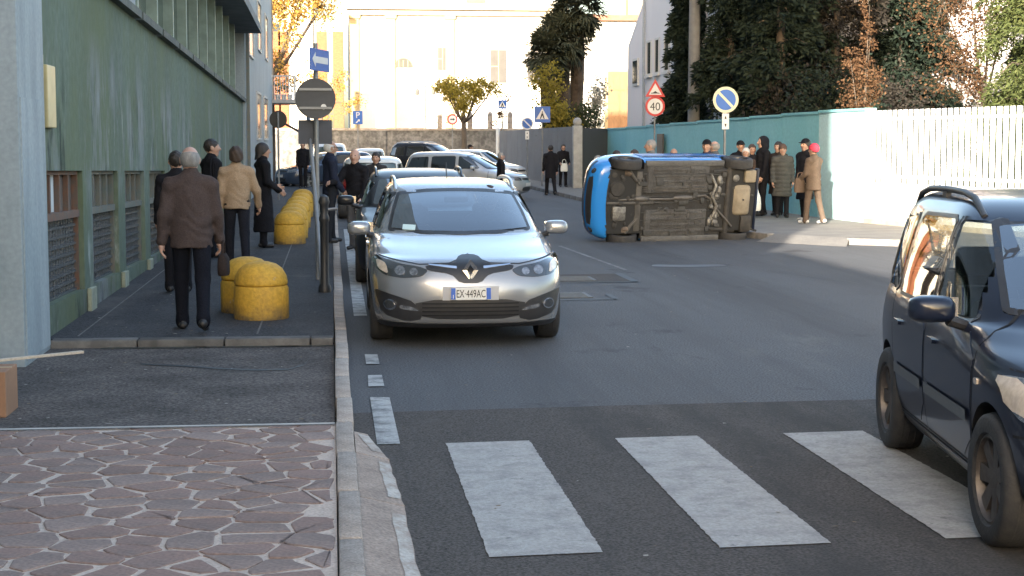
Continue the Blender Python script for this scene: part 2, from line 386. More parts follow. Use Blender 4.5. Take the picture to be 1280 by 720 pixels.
kc = mat('kerb_concrete_dark', (.2, .19, .18), .85, ns=5, na=.8, col2=(.12, .115, .11), rnd=.12)
b = MB(); b.quad([(8.3, 29.4, .119), (9.3, 28.05, .119), (9.0, 27.3, .004), (7.8, 28.9, .004)]); struct(b.build('pavement_ramp', MATS['footway_right'])); kerb_run(rk, rkerb, kc); kerb_run([(9.3, 28.05), (10.2, 27.35), (10.45, 26), (10.5, 10)], rkerb, kc)
# ------------------------------------------------------------------ left side buildings
green = mat('green_plaster', (.108, .135, .108), .85, ns=.5, na=.9, col2=(.135, .175, .14), lo=.36, hi=.66, stretch=(1, 1.6, .35), na2=(9, .16), bump=.2, bs=60)
greyp = mat('grey_plaster', (.3, .33, .36), .85, ns=.7, na=.7, col2=(.23, .26, .29), stretch=(1, 1, .4), na2=(12, .1), bump=.15, bs=50)
lgrey = mat('light_grey_paint', (.3, .34, .36), .7, ns=1.2, na=.8, col2=(.21, .25, .27), stretch=(1, 2.5, .5), na2=(25, .1))
rust = mat('rusty_steel', (.16, .08, .05), .8, ns=9, na=.8, col2=(.09, .08, .07))
steel = mat('steel_green', (.1, .125, .115), .6, ns=8, na=.7, col2=(.15, .12, .09))
wired = mat('wired_glass', (.085, .095, .105), .25, ns=30, na=.7, col2=(.2, .21, .22), bump=.6, bs=45, lo=.5, hi=.75)
dglass = mat('dark_window', (.035, .045, .05), .08, ns=1.2, na=.6, col2=(.06, .075, .075))
paper = mat('paper', (.6, .62, .63), .8, ns=4, na=.3)
dirtyg = mat('dusty_glass', (.11, .1, .095), .3, ns=5, na=.7, col2=(.2, .17, .15))
drip = mat('ledge_dark', (.06, .07, .065), .8, ns=3, na=.6, col2=(.12, .14, .12))

def stain_layer(m, col, scale, lo, hi, zlo, zhi, stretch, seed):
    """blotches of another colour on an existing plaster material, only between two heights of the wall"""
    nt = m.node_tree; N = nt.nodes; L = nt.links; b = N['Principled BSDF']; prev = b.inputs['Base Color'].links[0].from_socket
    tc = N.new('ShaderNodeTexCoord'); mp = N.new('ShaderNodeMapping'); mp.inputs['Scale'].default_value = stretch; mp.inputs['Location'].default_value = (seed, seed*1.7, seed*.3); L.new(tc.outputs['Object'], mp.inputs['Vector'])
    n = N.new('ShaderNodeTexNoise'); n.inputs['Scale'].default_value = scale; n.inputs['Detail'].default_value = 8; n.inputs['Roughness'].default_value = .68; L.new(mp.outputs[0], n.inputs['Vector'])
    mr = N.new('ShaderNodeMapRange'); mr.inputs[1].default_value = lo; mr.inputs[2].default_value = hi; L.new(n.outputs['Fac'], mr.inputs[0])
    sp = N.new('ShaderNodeSeparateXYZ'); L.new(tc.outputs['Object'], sp.inputs[0]); z1_ = N.new('ShaderNodeMapRange'); z1_.inputs[1].default_value = zlo; z1_.inputs[2].default_value = zhi; z1_.inputs[3].default_value = 1; z1_.inputs[4].default_value = 0; L.new(sp.outputs['Z'], z1_.inputs[0])
    mu = N.new('ShaderNodeMath'); mu.operation = 'MULTIPLY'; L.new(mr.outputs[0], mu.inputs[0]); L.new(z1_.outputs[0], mu.inputs[1])
    mx = N.new('ShaderNodeMix'); mx.data_type = 'RGBA'; L.new(mu.outputs[0], mx.inputs[0]); L.new(prev, mx.inputs[6]); mx.inputs[7].default_value = (*col, 1); L.new(mx.outputs[2], b.inputs['Base Color'])
stain_layer(green, (.125, .15, .075), .35, .45, .7, 6, 9, (1, 1, .5), 3)
stain_layer(green, (.23, .245, .26), .55, .52, .64, 2.3, 3.0, (1, 1.1, .45), 11)
stain_layer(green, (.34, .37, .34), 1.5, .6, .7, 2.0, 2.6, (1, 1.4, .5), 5)
stain_layer(green, (.035, .05, .04), 1.1, .57, .66, 1.9, 2.7, (1, 1.5, .5), 23)
stain_layer(asph, (.07, .07, .073), .5, .42, .66, 5, 6, (1.6, .1, 1), 4)
stain_layer(asph, (.045, .045, .047), .9, .62, .72, 5, 6, (1, .8, 1), 9)
stain_layer(asph, (.14, .138, .134), .6, .62, .75, 5, 6, (1.3, .5, 1), 15)
stain_layer(asph_new, (.045, .042, .04), .8, .5, .68, 5, 6, (1.4, .3, 1), 6)
stain_layer(asph_new, (.105, .095, .088), 1.3, .6, .72, 5, 6, (1, .6, 1), 2)
stain_layer(asph_foot, (.1, .096, .092), .7, .56, .7, 5, 6, (1, .5, 1), 7)
stain_layer(wpaint, (.14, .135, .13), 14, .6, .7, 5, 6, (1, 1, 1), 12)
stain_layer(green, (.06, .062, .055), 2.2, .42, .6, -.1, .35, (1, 1, 1), 8)
GB = empty('factory_building', (-2.5, 14.2, .1), 0, 'long green plastered building with glazed clerestory and a row of low windows', 'building')
GB.rotation_euler.x = -.018
LG = 32.2; P0, PW, WW, NW = .3, 2.68, 2.05, 11
b = MB(); z0, z1, zt = .3, 1.5, 3.45
b.box((-.4, 0, -.8), (0, LG, z0)); b.box((-.4, 0, z1), (0, LG, zt))
ys = [0]
for k in range(NW):
    b.box((-.4, ys[-1], z0), (0, P0+PW*k, z1)); ys.append(P0+PW*k+WW)
b.box((-.4, ys[-1], z0), (0, LG, z1)); b.box((-.4, .0, z0), (-.33, LG, z1))
b.build('wall', green, GB)
for k in range(NW):                                   # shallow plinth blocks at the pier feet
    if k in (1, 2, 3): b = MB(); b.box((.002, P0+PW*k-.5, -.3), (.05, P0+PW*k-.14, .3), bev=.01); b.build('plinth', mat('lime_stone', (.3, .32, .24), .9, ns=8, na=.7), GB)
def low_window(k, nsl=8):
    y = P0+PW*k
    b = MB(); fr = .045
    b.box((-.16, y, z0), (-.05, y+fr, z1)); b.box((-.16, y+WW-fr, z0), (-.05, y+WW, z1)); b.box((-.16, y+fr, z1-.04), (-.05, y+WW-fr, z1)); b.box((-.16, y+fr, 1.04), (-.03, y+WW-fr, 1.11))
    for j in (1, 2, 3): b.box((-.15, y+WW*j/4-.03, 1.11), (-.06, y+WW*j/4+.03, z1-.04))
    w = b.build('window', rust if k == 0 else steel, GB)
    for j in range(4):
        b = MB(); ya = y+WW*j/4+.032; b.box((-.12, ya+.016, 1.112), (-.11, ya+WW/4-.066, z1-.042))
        b.build('pane', paper if (k == 0 and j == 1) or (k == 3 and j == 1) else dirtyg, w)
    h = (1.04-z0)/nsl
    for j in range(nsl):
        b = MB(); za = z0+h*j; b.box((-.14, y+fr, za+.028), (-.1, y+WW-fr, za+h)); b.box((-.15, y+fr, za), (-.075, y+WW-fr, za+.026))
        for q in range(14): yy = y+fr+.02+(WW-2*fr-.04)*q/13; b.box((-.1, yy-.012, za+.028), (-.09, yy+.012, za+h-.001))
        b.build('slat', wired, w)
for k in range(NW): low_window(k)
b = MB()
for k in range(12): b.box((-.1, 2.0+2.55*k, zt), (.1, 2.0+2.55*k+2.38, zt+.1))
b.build('ledge', drip, GB)
b = MB(); b.box((-.4, 0, zt+.001), (-.06, 7.6, 6.2)); b.build('upper_panel', lgrey, GB)
b = MB(); b.box((-.4, 7.6, zt+.001), (-.3, LG, 5.4)); b.build('backing', drip, GB)
for k in range(10):
    y = 7.75+2.42*k; b = MB(); b.box((-.25, y+.07, zt+.12), (-.2, y+2.35, 5.38)); b.build('pane', mat('green_glass', (.035, .06, .05), .12, ns=.8, na=.8, col2=(.06, .085, .075), rnd=.25), GB)
    b = MB(); b.box((-.28, y-.07, zt+.1), (-.04, y+.07, 5.4)); b.build('mullion', mat('pale_green_steel', (.2, .27, .235), .6, ns=4, na=.6), GB)
b = MB(); b.box((-.4, 7.6, 5.4), (.55, LG+.1, 5.62)); b.build('eaves', mat('eaves_grey', (.2, .21, .21), .8, ns=2, na=.6), GB)
b = MB(); b.box((-12, -11.0, 5.63), (-.42, 32.1, 23.5)); b.box((-12, -11.0, -.8), (-.62, -.2, 5.62)); b.build('unseen_shade_block', greyp, GB)  # tall unseen block added to throw shade across the street
b = MB(); b.box((.005, .2, 1.87), (.05, .62, 2.42), bev=.01); tag(b.build('notice_board', mat('board_yellow', (.5, .42, .22), .4, ns=3, na=.5)), 'yellowish notice panel fixed high on the green wall beside the grey pillar', 'notice board').matrix_world = Matrix.Translation((-2.5, 14.2, .1))
b = MB(); b.box((.005, .02, 2.3), (.03, .14, 2.5)); tag(b.build('notice_board', mat('board_yellow')), 'tiny yellowish plate on the green wall above the notice panel', 'notice board').matrix_world = Matrix.Translation((-2.5, 14.2, .1))

# grey pillar and ribbed gate
b = MB(); b.box((-3.0, 13.0, -.2), (-2.44, 14.17, 6.5), bev=.015); b.box((-2.439, 13.05, .1), (-2.43, 14.1, 2.2))
tag(b.build('gate_pillar', lgrey, smooth=40), 'tall pale grey gate pillar at the end of the green wall', 'pillar')
gt = empty('sliding_gate', (-2.66, 5, .06), 0, 'tall pale blue-grey ribbed metal gate beside the grey pillar', 'gate')
b = MB(); gm = mat('gate_paint', (.34, .39, .43), .55, ns=1.2, na=.7, col2=(.26, .31, .34), stretch=(1, 3, .3), na2=(30, .1))
y = 0
while y < 7.9:
    for (xa, ya, xb, yb) in ((0, 0, 0, .05), (0, .05, .022, .06), (.022, .06, .022, .09), (.022, .09, 0, .1)):
        b.quad([(xa, y+ya, .06), (xb, y+yb, .06), (xb, y+yb, 6.4), (xa, y+ya, 6.4)])
    y += .1
b.build('ribbed_panel', gm, gt, fix=False)
for z in (.0,):
    b = MB(); b.box((-.03, 0, .0), (.03, 7.95, .06)); b.build('bottom_rail', gm, gt)
# brown box with a lath on top
bx = empty('cardboard_box', (-2.42, 11.0, .06), 0, 'brown box standing on the driveway by the ribbed gate', 'box')
cb = mat('cardboard', (.3, .16, .09), .85, ns=4, na=.5)
b = MB(); b.box((-.2, -.4, 0), (.3, .0, .3), bev=.006); b.build('carton', cb, bx)
b = MB(); b.box((-.2, -.21, .301), (.3, -.17, .304)); b.build('tape', mat('tape', (.42, .3, .18), .4), bx)
b = MB(); M_ = Matrix.Translation((-2.42, 10.9, .37)) @ Matrix.Rotation(R(38), 4, 'Z'); b.box((-.3, -.02, 0), (.85, .02, .018), M=M_, bev=.003)
tag(b.build('wooden_lath', mat('raw_wood', (.5, .42, .33), .8, ns=10, na=.5, stretch=(1, 8, 8))), 'thin pale wooden lath lying across the brown box', 'lath')

# unseen house row behind the viewer, height set to let the sun cross the street
def plain_building(name, lo, hi, m, label, wins=(), roof=None):
    o = empty(name, (lo[0], lo[1], 0), 0, label, 'building'); sx, sy, sz = hi[0]-lo[0], hi[1]-lo[1], hi[2]
    b = MB(); b.box((0, 0, -.5), (sx, sy, sz)); b.build('wall', m, o)
    if roof: b = MB(); b.box((-.3, -.3, sz+.001), (sx+.4, sy+.3, sz+.3)); b.build('roof', roof, o)
    fm = mat('window_frame', (.45, .44, .42), .6); 
    for (face, a, c, zb, ztp) in wins:
        b = MB()
        if face == 'x+':
            b.box((sx+.001, a, zb), (sx+.05, c, zb+.07)); b.box((sx+.001, a, ztp-.07), (sx+.05, c, ztp)); b.box((sx+.001, a, zb+.07), (sx+.05, a+.07, ztp-.07)); b.box((sx+.001, c-.07, zb+.07), (sx+.05, c, ztp-.07))
            w = b.build('window', fm, o); b = MB(); b.box((sx+.001, a+.07, zb+.07), (sx+.02, c-.07, ztp-.07)); b.build('pane', dglass, w)
        elif face == 'x-':
            b.box((-.05, a, zb), (-.001, c, zb+.07)); b.box((-.05, a, ztp-.07), (-.001, c, ztp)); b.box((-.05, a, zb+.07), (-.001, a+.07, ztp-.07)); b.box((-.05, c-.07, zb+.07), (-.001, c, ztp-.07))
            w = b.build('window', fm, o); b = MB(); b.box((-.02, a+.07, zb+.07), (-.001, c-.07, ztp-.07)); b.build('pane', dglass, w); b = MB(); b.box((-.12, a-.08, zb-.08), (-.001, c+.08, zb-.001)); b.build('sill', fm, w)
        else:
            b.box((a, -.05, zb), (c, -.001, zb+.07)); b.box((a, -.05, ztp-.07), (c, -.001, ztp)); b.box((a, -.05, zb+.07), (a+.07, -.001, ztp-.07)); b.box((c-.07, -.05, zb+.07), (c, -.001, ztp-.07))
            w = b.build('window', fm, o); b = MB(); b.box((a+.07, -.02, zb+.07), (c-.07, -.001, ztp-.07)); b.build('pane', dglass, w)
    return o
rf = mat('roof_tiles', (.26, .12, .08), .85, ns=3, na=.6)
plain_building('unseen_house_row', (-14, -60), (-2.95, 3.15, 5.9), greyp, 'unseen low grey house row behind the viewer, height set to let the sun across', [('x+', 4+4*k, 5.4+4*k, 3.5*j+1.2, 3.5*j+2.8) for k in range(14) for j in range(2)], rf)
o = plain_building('office_building', (-12, 46.5), (-2.42, 67.4, 11), lgrey, 'pale grey rendered building beyond the green one with dark framed windows', [('x+', 6.5, 9.6, 1.9, 3.5), ('x+', 12, 15.5, 1.9, 3.5), ('x+', 2.0, 4.8, 4.4, 5.9), ('x+', 8, 10.5, 4.9, 6.6), ('x+', 14, 16.5, 4.9, 6.6)])
b = MB(); b.box((9.59, .4, 0), (9.68, .52, 9)); b.build('downpipe', steel, o)
ch = plain_building('corner_house', (-12, 67.6), (-2.5, 71.5, 9.3), mat('ochre_plaster', (.26, .2, .14), .85, ns=1, na=.5), 'corner house with balcony and shop awning at the end of the left row', [('x+', .5, 1.5, .5, 2.6), ('x+', 2.2, 3.4, .5, 2.6), ('y-', 8.2, 9.2, 4.6, 6.4)])
b = MB(); b.box((9.501, .2, 3.45), (10.55, 3.6, 3.6)); b.build('balcony', mat('balcony_slab', (.42, .41, .4), .8, ns=3, na=.4), ch)
rl = mat('white_rail', (.6, .6, .6), .5)
b = MB(); b.box((9.55, .22, 4.55), (10.5, .26, 4.6)); b.box((10.46, .26, 4.55), (10.5, 3.55, 4.6))
for k in range(9): b.box((9.55+.115*k, .225, 3.601), (9.58+.115*k, .255, 4.549))
for k in range(26): b.box((10.465, .3+.125*k, 3.601), (10.495, .33+.125*k, 4.549))
b.build('railing', rl, ch)
b = MB(); b.prism([(9.501, 2.95), (9.501, 2.85), (10.7, 2.2), (10.7, 2.3)], .1, 3.6, 'xz'); b.build('awning', mat('awning_black', (.02, .02, .022), .8), ch)
b = MB(); b.box((9.501, -.02, -.1), (9.6, .08, 3.4)); b.box((9.501, 1.8, -.1), (9.6, 1.95, 3.4)); b.build('shopfront', mat('dark_brown', (.045, .035, .03), .6), ch)
for k, (x, y) in enumerate(((-2.2, 67.95), (-1.95, 67.95), (-1.7, 67.95))):
    pt = empty('flower_pot', (x, y+.1, 3.6), 0, 'small white flower pot with green plant on the balcony floor', 'flower pot', 'pots on the balcony')
    b = MB(); b.lathe([(.0, 0), (.09, 0), (.12, .22), (.0, .22)], 10); b.build('pot', rl, pt)
    b = MB(); rs = random.Random(k)
    for _ in range(40):
        c = Vector((rs.gauss(0, .1), rs.gauss(0, .08), .3+rs.random()*.35)); d = Vector((rs.gauss(0, 1), rs.gauss(0, 1), rs.gauss(0, 1))).normalized()*.06; e = d.orthogonal().normalized()*.03
        b.quad([c-d, c+e, c+d, c-e])
    b.build('foliage', mat('pot_green', (.06, .1, .04), .7), pt, fix=False)

# ------------------------------------------------------------------ church, terrace and walls at the end
stonew = mat('rubble_stone', (.2, .19, .18), .9, ns=2.2, na=1, col2=(.1, .095, .09), lo=.38, hi=.6, na2=(6, .3), bump=.8, bs=3.5)
white = mat('white_stucco', (.6, .57, .51), .85, ns=.4, na=.5, col2=(.48, .44, .37), na2=(8, .05))
cream = mat('cream_stucco', (.32, .25, .14), .85, ns=.6, na=.5, col2=(.26, .2, .11))
tr = struct(empty('terrace', (0, 0, 0)))
slab('terrace_floor', [(-30, 95.5), (12, 95.5), (60, 95.5), (60, 160), (-30, 160)], -.3, 2.45, mat('gravel', (.3, .28, .25), .95, ns=3, na=.5), tr)
rw = empty('retaining_wall', (0, 95, 0), 0, 'grey rubble stone retaining wall below the church terrace', 'wall')
b = MB(); b.box((-30, 0, -.4), (60, .49, 2.5)); b.build('masonry', stonew, rw)
b = MB(); b.box((-30, -.06, 2.501), (60, .55, 2.64)); b.build('coping', conc, rw)
for x in (-.6, 2.6): b = MB(); b.box((x-.6, -.1, -.3), (x+.6, -.001, 2.5)); b.build('buttress', stonew, rw)
b = MB(); b.box((3.4, -.3, -.2), (9.8, -.001, .4)); b.box((3.4, -.9, -.2), (9.8, -.301, .2)); b.build('step', conc, rw)
rl2 = empty('terrace_railing', (0, 95.2, 2.64), 0, 'low railing with stone posts along the church terrace edge', 'railing')
for x in (6.4, 8.2, 9.4, 10.6):
    b = MB(); b.box((x-.14, -.14, 0), (x+.14, .14, .8), bev=.02); b.lathe([(.0, .8), (.16, .8), (.1, .95), (0, 1.0)], 10, M=Matrix.Translation((x, 0, 0))); b.build('post', conc, rl2)
b = MB()
for z in (.35, .68): b.tube([(5.6, 0, z), (6.25, 0, z)], .025, 6); b.tube([(6.55, 0, z), (8.05, 0, z)], .025, 6); b.tube([(8.35, 0, z), (9.25, 0, z)], .025, 6); b.tube([(9.55, 0, z), (10.45, 0, z)], .025, 6)
b.build('rail', steel, rl2)
b = MB(); b.box((-1.4, 94.0, 2.64+.01), (2.6, 95.3, 2.75)); 
cw = empty('church', (0, 118, 2.45), 0, 'white stuccoed church front with cornice, cream pilasters and half-round window', 'church')
Z = -2.45
b = MB(); b.box((1.4, 0, -.2), (17, 14, 12.8)); b.build('wall', white, cw)
for x in (4.37, 8.69, 16.6, 1.75): b = MB(); b.box((x-.32, -.22, -.1), (x+.32, -.001, 8.3)); b.box((x-.42, -.3, 8.3), (x+.42, -.001, 8.55)); b.build('pilaster', cream, cw)
b = MB(); b.box((1.2, -.35, 8.56), (17.2, -.001, 8.95)); b.box((1.0, -.65, 8.95), (17.4, -.001, 9.15)); b.build('cornice', mat('cornice_stone', (.33, .29, .23), .85, ns=1, na=.5), cw)
b = MB(); b.prism([(1.2, 12.8), (17.2, 12.8), (9.2, 16.3)], -.2, 13.5, 'xz'); b.build('roof', rf, cw)
b = MB(); b.box((9.9, -.1, 9.5), (11.3, -.001, 10.5)); b.build('window', mat('brick_red', (.3, .14, .09), .85, ns=4, na=.5), cw)
lun = [(5.28+.66*math.cos(a), 4.8+.66*math.sin(a)) for a in [math.pi*k/14 for k in range(15)]]
b = MB(); b.prism([(5.28+1.15*(x-5.28), 4.72+1.15*(z-4.72)) for x, z in lun], -.1, -.001, 'xz'); w = b.build('window', cream, cw); b = MB(); b.prism(lun, -.13, -.101, 'xz'); b.build('pane', dglass, w)
for k in (-1, 0, 1): b = MB(); b.box((5.25+.33*k, -.16, 4.82), (5.31+.33*k, -.131, 5.3)); b.build('glazing_bar', cream, w)
for (xa, xb, za, zb) in ((7.8, 8.5, 4.6, 6.25), (11.68, 12.86, 3.7, 6.1), (14.4, 15.3, 3.9, 6.0)):
    b = MB(); b.box((xa-.1, -.08, za-.1), (xb+.1, -.001, zb+.1)); w = b.build('window', mat('stone_trim', (.45, .4, .33), .8), cw); b = MB(); b.box((xa, -.1, za), (xb, -.081, zb)); b.build('pane', mat('louvre_grey', (.06, .055, .05), .6, ns=2, na=.5), w)
    b = MB(); b.box(((xa+xb)/2-.03, -.12, za), ((xa+xb)/2+.03, -.101, zb)); b.box((xa, -.12, (za+zb)/2-.03), ((xa+xb)/2-.031, -.101, (za+zb)/2+.03)); b.build('glazing_bar', cream, w)
ps = empty('parsonage', (17.1, 116, 2.45), 0, 'cream house with tall wooden double door beside the church', 'house')
b = MB(); b.box((0.3, .8, -.2), (8.5, 12, 8.2)); b.build('wall', white, ps); b = MB(); b.box((0, .3, 8.2), (8.9, 12.3, 8.6)); b.build('roof', rf, ps)
wood = mat('door_wood', (.24, .12, .05), .6, ns=6, na=.6, stretch=(4, 4, .6))
b = MB(); b.box((2.9, .66, -.1), (5.1, .799, 4.7)); w = b.build('door_surround', cream, ps)
for k in range(2):
    b = MB(); x = 3.12+.88*k; b.box((x, .6, 0), (x+.86, .659, 3.1))
    for zz in (.2, 1.2, 2.2): b.box((x+.12, .57, zz), (x+.74, .599, zz+.8))
    b.build('door', wood, w)
b = MB(); b.box((3.12, .6, 3.12), (4.86, .659, 4.5)); [b.box((3.2+.42*k, .57, 3.2), (3.5+.42*k, .599, 4.4)) for k in range(4)]; b.build('transom', wood, w)
b = MB(); b.box((5.0, 3, 8.6), (6.2, 4, 10.0)); b.build('chimney', cream, ps)
# brick gateway piers left of the church
for x in (-.55, .5, -3.0, 3.0-6.5):
    b = MB(); b.box((x-.34, 104.6, 2.3), (x+.34, 105.3, 8.9), bev=.03); tag(b.build('brick_pier', mat('brick_orange', (.25, .09, .04), .85, ns=5, na=.7, stretch=(1, 1, 3))), 'tall orange brick pier standing on the terrace left of the church', 'pier', 'brick piers')
plain_building('distant_house', (-22, 112), (-1.2, 124, 12), white, 'pale sunlit house behind the brick piers', [('y-', 14, 15.2, 4, 6), ('y-', 17.5, 18.7, 4, 6), ('y-', 17.5, 18.7, 8, 10)], rf)

# ------------------------------------------------------------------ right side walls and houses
teal = mat('teal_paint', (.19, .46, .5), .8, ns=.9, na=.6, col2=(.23, .5, .54), na2=(15, .08), bump=.15, bs=40, stretch=(1, 1, .5))
wl_w = mat('white_wall', (.62, .6, .55), .85, ns=1, na=.6, col2=(.5, .46, .38), na2=(15, .1))
teal_sunlit = mat('teal_paint_sunlit', (.42, .6, .62), .8, ns=.9, na=.6, col2=(.36, .56, .6), na2=(15, .08))  # paler copy of teal: sun glare on the end panel is in the colour
path = [(10.56, 61.0), (10.85, 47.0), (11.1, 35.8), (11.33, 33.2)]
tw = empty('garden_wall', (0, 0, 0), 0, 'turquoise painted garden wall along the right pavement', 'wall')
def wall_seg(a, c, z0, z1, th, name, m, parent, inset=0):
    a = Vector((*a, 0)); c = Vector((*c, 0)); d = (c-a).normalized(); n = Vector((d.y, -d.x, 0))
    if n.x < 0: n = -n
    b = MB(); p = [a+n*inset, c+n*inset, c+n*(inset+th), a+n*(inset+th)]
    b.prism([(q.x, q.y) for q in p], z0, z1, 'xy'); return b.build(name, m, parent)
def lerp2(a, c, t): return (a[0]+(c[0]-a[0])*t, a[1]+(c[1]-a[1])*t)
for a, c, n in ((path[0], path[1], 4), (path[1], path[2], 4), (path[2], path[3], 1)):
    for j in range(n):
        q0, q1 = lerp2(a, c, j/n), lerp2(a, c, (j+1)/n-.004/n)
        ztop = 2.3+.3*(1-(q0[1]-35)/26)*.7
        wall_seg(q0, q1, -.1, ztop, .2, 'wall_panel', teal_sunlit if c is path[3] else teal, tw); wall_seg(q0, q1, ztop+.001, ztop+.06, .26, 'coping', teal, tw, -.03)
b = MB(); b.box((10.62, 51.0, .1), (10.675, 51.9, 2.1)); b.build('doorway', mat('gate_black', (.02, .022, .025), .6), tw)
fw = empty('slat_fence', (0, 0, 0), 0, 'white vertical slat fence standing on a low wall along the right pavement', 'fence')
pa, pb, pc = path[3], (12.45, 27.9), (13.6, 22.5)
for a, c, n in ((pa, pb, 2), (pb, pc, 5)):
    for j in range(n):
        q0, q1 = lerp2(a, c, j/n), lerp2(a, c, (j+1)/n-.003)
        wall_seg(q0, q1, -.1, .98, .22, 'low_wall', wl_w, fw); wall_seg(q0, q1, -.1, .22, .02, 'wall_base', mat('base_stone', (.4, .34, .25), .9, ns=3, na=.7), fw, -.03)
        for z in (1.1, 2.3): wall_seg(q0, q1, z, z+.05, .03, 'rail', mat('fence_white', (.6, .62, .63), .5, ns=2, na=.3), fw, .14)
sl = None
for a, c in ((pa, pb), (pb, pc)):
    ln = math.hypot(c[0]-a[0], c[1]-a[1]); n = int(ln/.2); ang = math.atan2(c[1]-a[1], c[0]-a[0])
    for j in range(n):
        q = lerp2(a, c, (j+.5)/n)
        if sl is None:
            b = MB(); b.box((-.055, -.018, 0), (.055, .018, 1.52), bev=.004); s_ = b.build('slat', MATS['fence_white'], fw); sl = s_
        else: s_ = sl.copy(); COL.objects.link(s_)
        s_.location = (q[0]+.12, q[1], .985); s_.rotation_euler = (0, 0, ang)
gw = empty('boundary_wall', (0, 0, 0), 0, 'grey rendered boundary wall with ball-topped pier further up the right pavement', 'wall')
gry = mat('grey_render', (.13, .135, .145), .85, ns=.7, na=.6, col2=(.1, .1, .108), na2=(10, .1))
for j in range(6): a, c = lerp2((9.12, 59.9), (9.1, 88), j/6), lerp2((9.12, 59.9), (9.1, 88), (j+1)/6-.002); wall_seg(a, c, -.1, 2.42, .2, 'wall_panel', gry, gw)
b = MB(); b.box((8.98, 59.3, 0), (9.32, 59.64, 2.45), bev=.02); b.ell((9.15, 59.47, 2.58), (.17, .17, .17), 14); b.build('pier', mat('pier_stone', (.34, .34, .33), .85, ns=3, na=.6), gw, smooth=40)
wall_seg((9.33, 59.6), (10.55, 61.1), .1, 2.35, .06, 'gate', mat('gate_dark', (.06, .062, .068), .5), gw)
# white house beyond the teal wall
hw = mat('house_white', (.6, .56, .55), .85, ns=.6, na=.4, col2=(.54, .5, .5))
wh = plain_building('white_house', (12.3, 50), (24, 62.6, 13), hw, 'white rendered house with narrow upper windows behind the turquoise wall', [('x-', 5.7, 6.6, 4.4, 5.75), ('x-', 7.85, 8.75, 4.4, 5.75), ('x-', 9.65, 10.5, 4.4, 5.75), ('x-', 11.15, 12.05, 4.4, 5.75), ('x-', 3.0, 3.9, 4.4, 5.75), ('x-', 4.7, 5.5, 7.3, 9.2), ('x-', 7.2, 8.0, 7.3, 9.2)], rf)
b = MB(); b.prism([(12.61, 0), (16.2, 0), (16.2, 5.8), (12.61, 7.5)], -.0, 11, 'yz'); b.build('wing', hw, wh)
b = MB(); b.box((-.06, 13.75, 4.1), (-.001, 14.85, 5.2)); w = b.build('window', MATS['window_frame'], wh); b = MB(); b.box((-.08, 13.85, 4.2), (-.061, 14.75, 5.1)); b.build('pane', dglass, w)
b = MB(); b.box((-.05, 1.0, .2), (-.001, 4.2, 2.9)); b.build('garage_opening', MATS['gate_black'], wh)
b = MB(); b.tube([(-.08, 12.4, 0), (-.08, 12.4, 8)], .05, 8); b.build('downpipe', greyp, wh)
b = MB(); b.tube([(11.3, 49.5, -.3), (11.3, 49.5, 11)], [.2, .15], 14); tag(b.build('utility_pole', mat('pole_concrete', (.15, .15, .15), .85, ns=4, na=.5), smooth=60), 'thick grey concrete utility pole rising behind the turquoise wall', 'pole')
# ------------------------------------------------------------------ trees
def leaf_mat(name, c, c2, tr=.25):
    m = bpy.data.materials.new(name); m.use_nodes = True; MATS[name] = m; N = m.node_tree.nodes; L = m.node_tree.links; b = N['Principled BSDF']
    g = N.new('ShaderNodeNewGeometry'); mx = N.new('ShaderNodeMix'); mx.data_type = 'RGBA'; mx.inputs[6].default_value = (*c, 1); mx.inputs[7].default_value = (*c2, 1)
    L.new(g.outputs['Random Per Island'], mx.inputs[0]); L.new(mx.outputs[2], b.inputs['Base Color']); b.inputs['Roughness'].default_value = .7; b.inputs['Specular IOR Level'].default_value = .12
    t = N.new('ShaderNodeBsdfTranslucent'); L.new(mx.outputs[2], t.inputs[0]); s = N.new('ShaderNodeMixShader'); s.inputs[0].default_value = tr
    L.new(b.outputs[0], s.inputs[1]); L.new(t.outputs[0], s.inputs[2]); L.new(s.outputs[0], N['Material Output'].inputs[0]); return m
bark = mat('bark', (.1, .075, .055), .9, ns=6, na=.7, col2=(.05, .04, .03), stretch=(1, 1, .3), bump=.8, bs=20)
def leaves(C, D, size, width, rng):
    """diamond leaf faces at C pointing along D"""
    n = len(C); D = D/np.linalg.norm(D, axis=1, keepdims=True); S = size*rng.uniform(.6, 1.3, (n, 1))
    T = np.cross(D, rng.normal(size=(n, 3))); T /= np.linalg.norm(T, axis=1, keepdims=True)
    V = np.stack([C, C+D*S*.5+T*S*width, C+D*S, C+D*S*.5-T*S*width], 1).reshape(-1, 3)
    return V, np.arange(4*n).reshape(-1, 4)
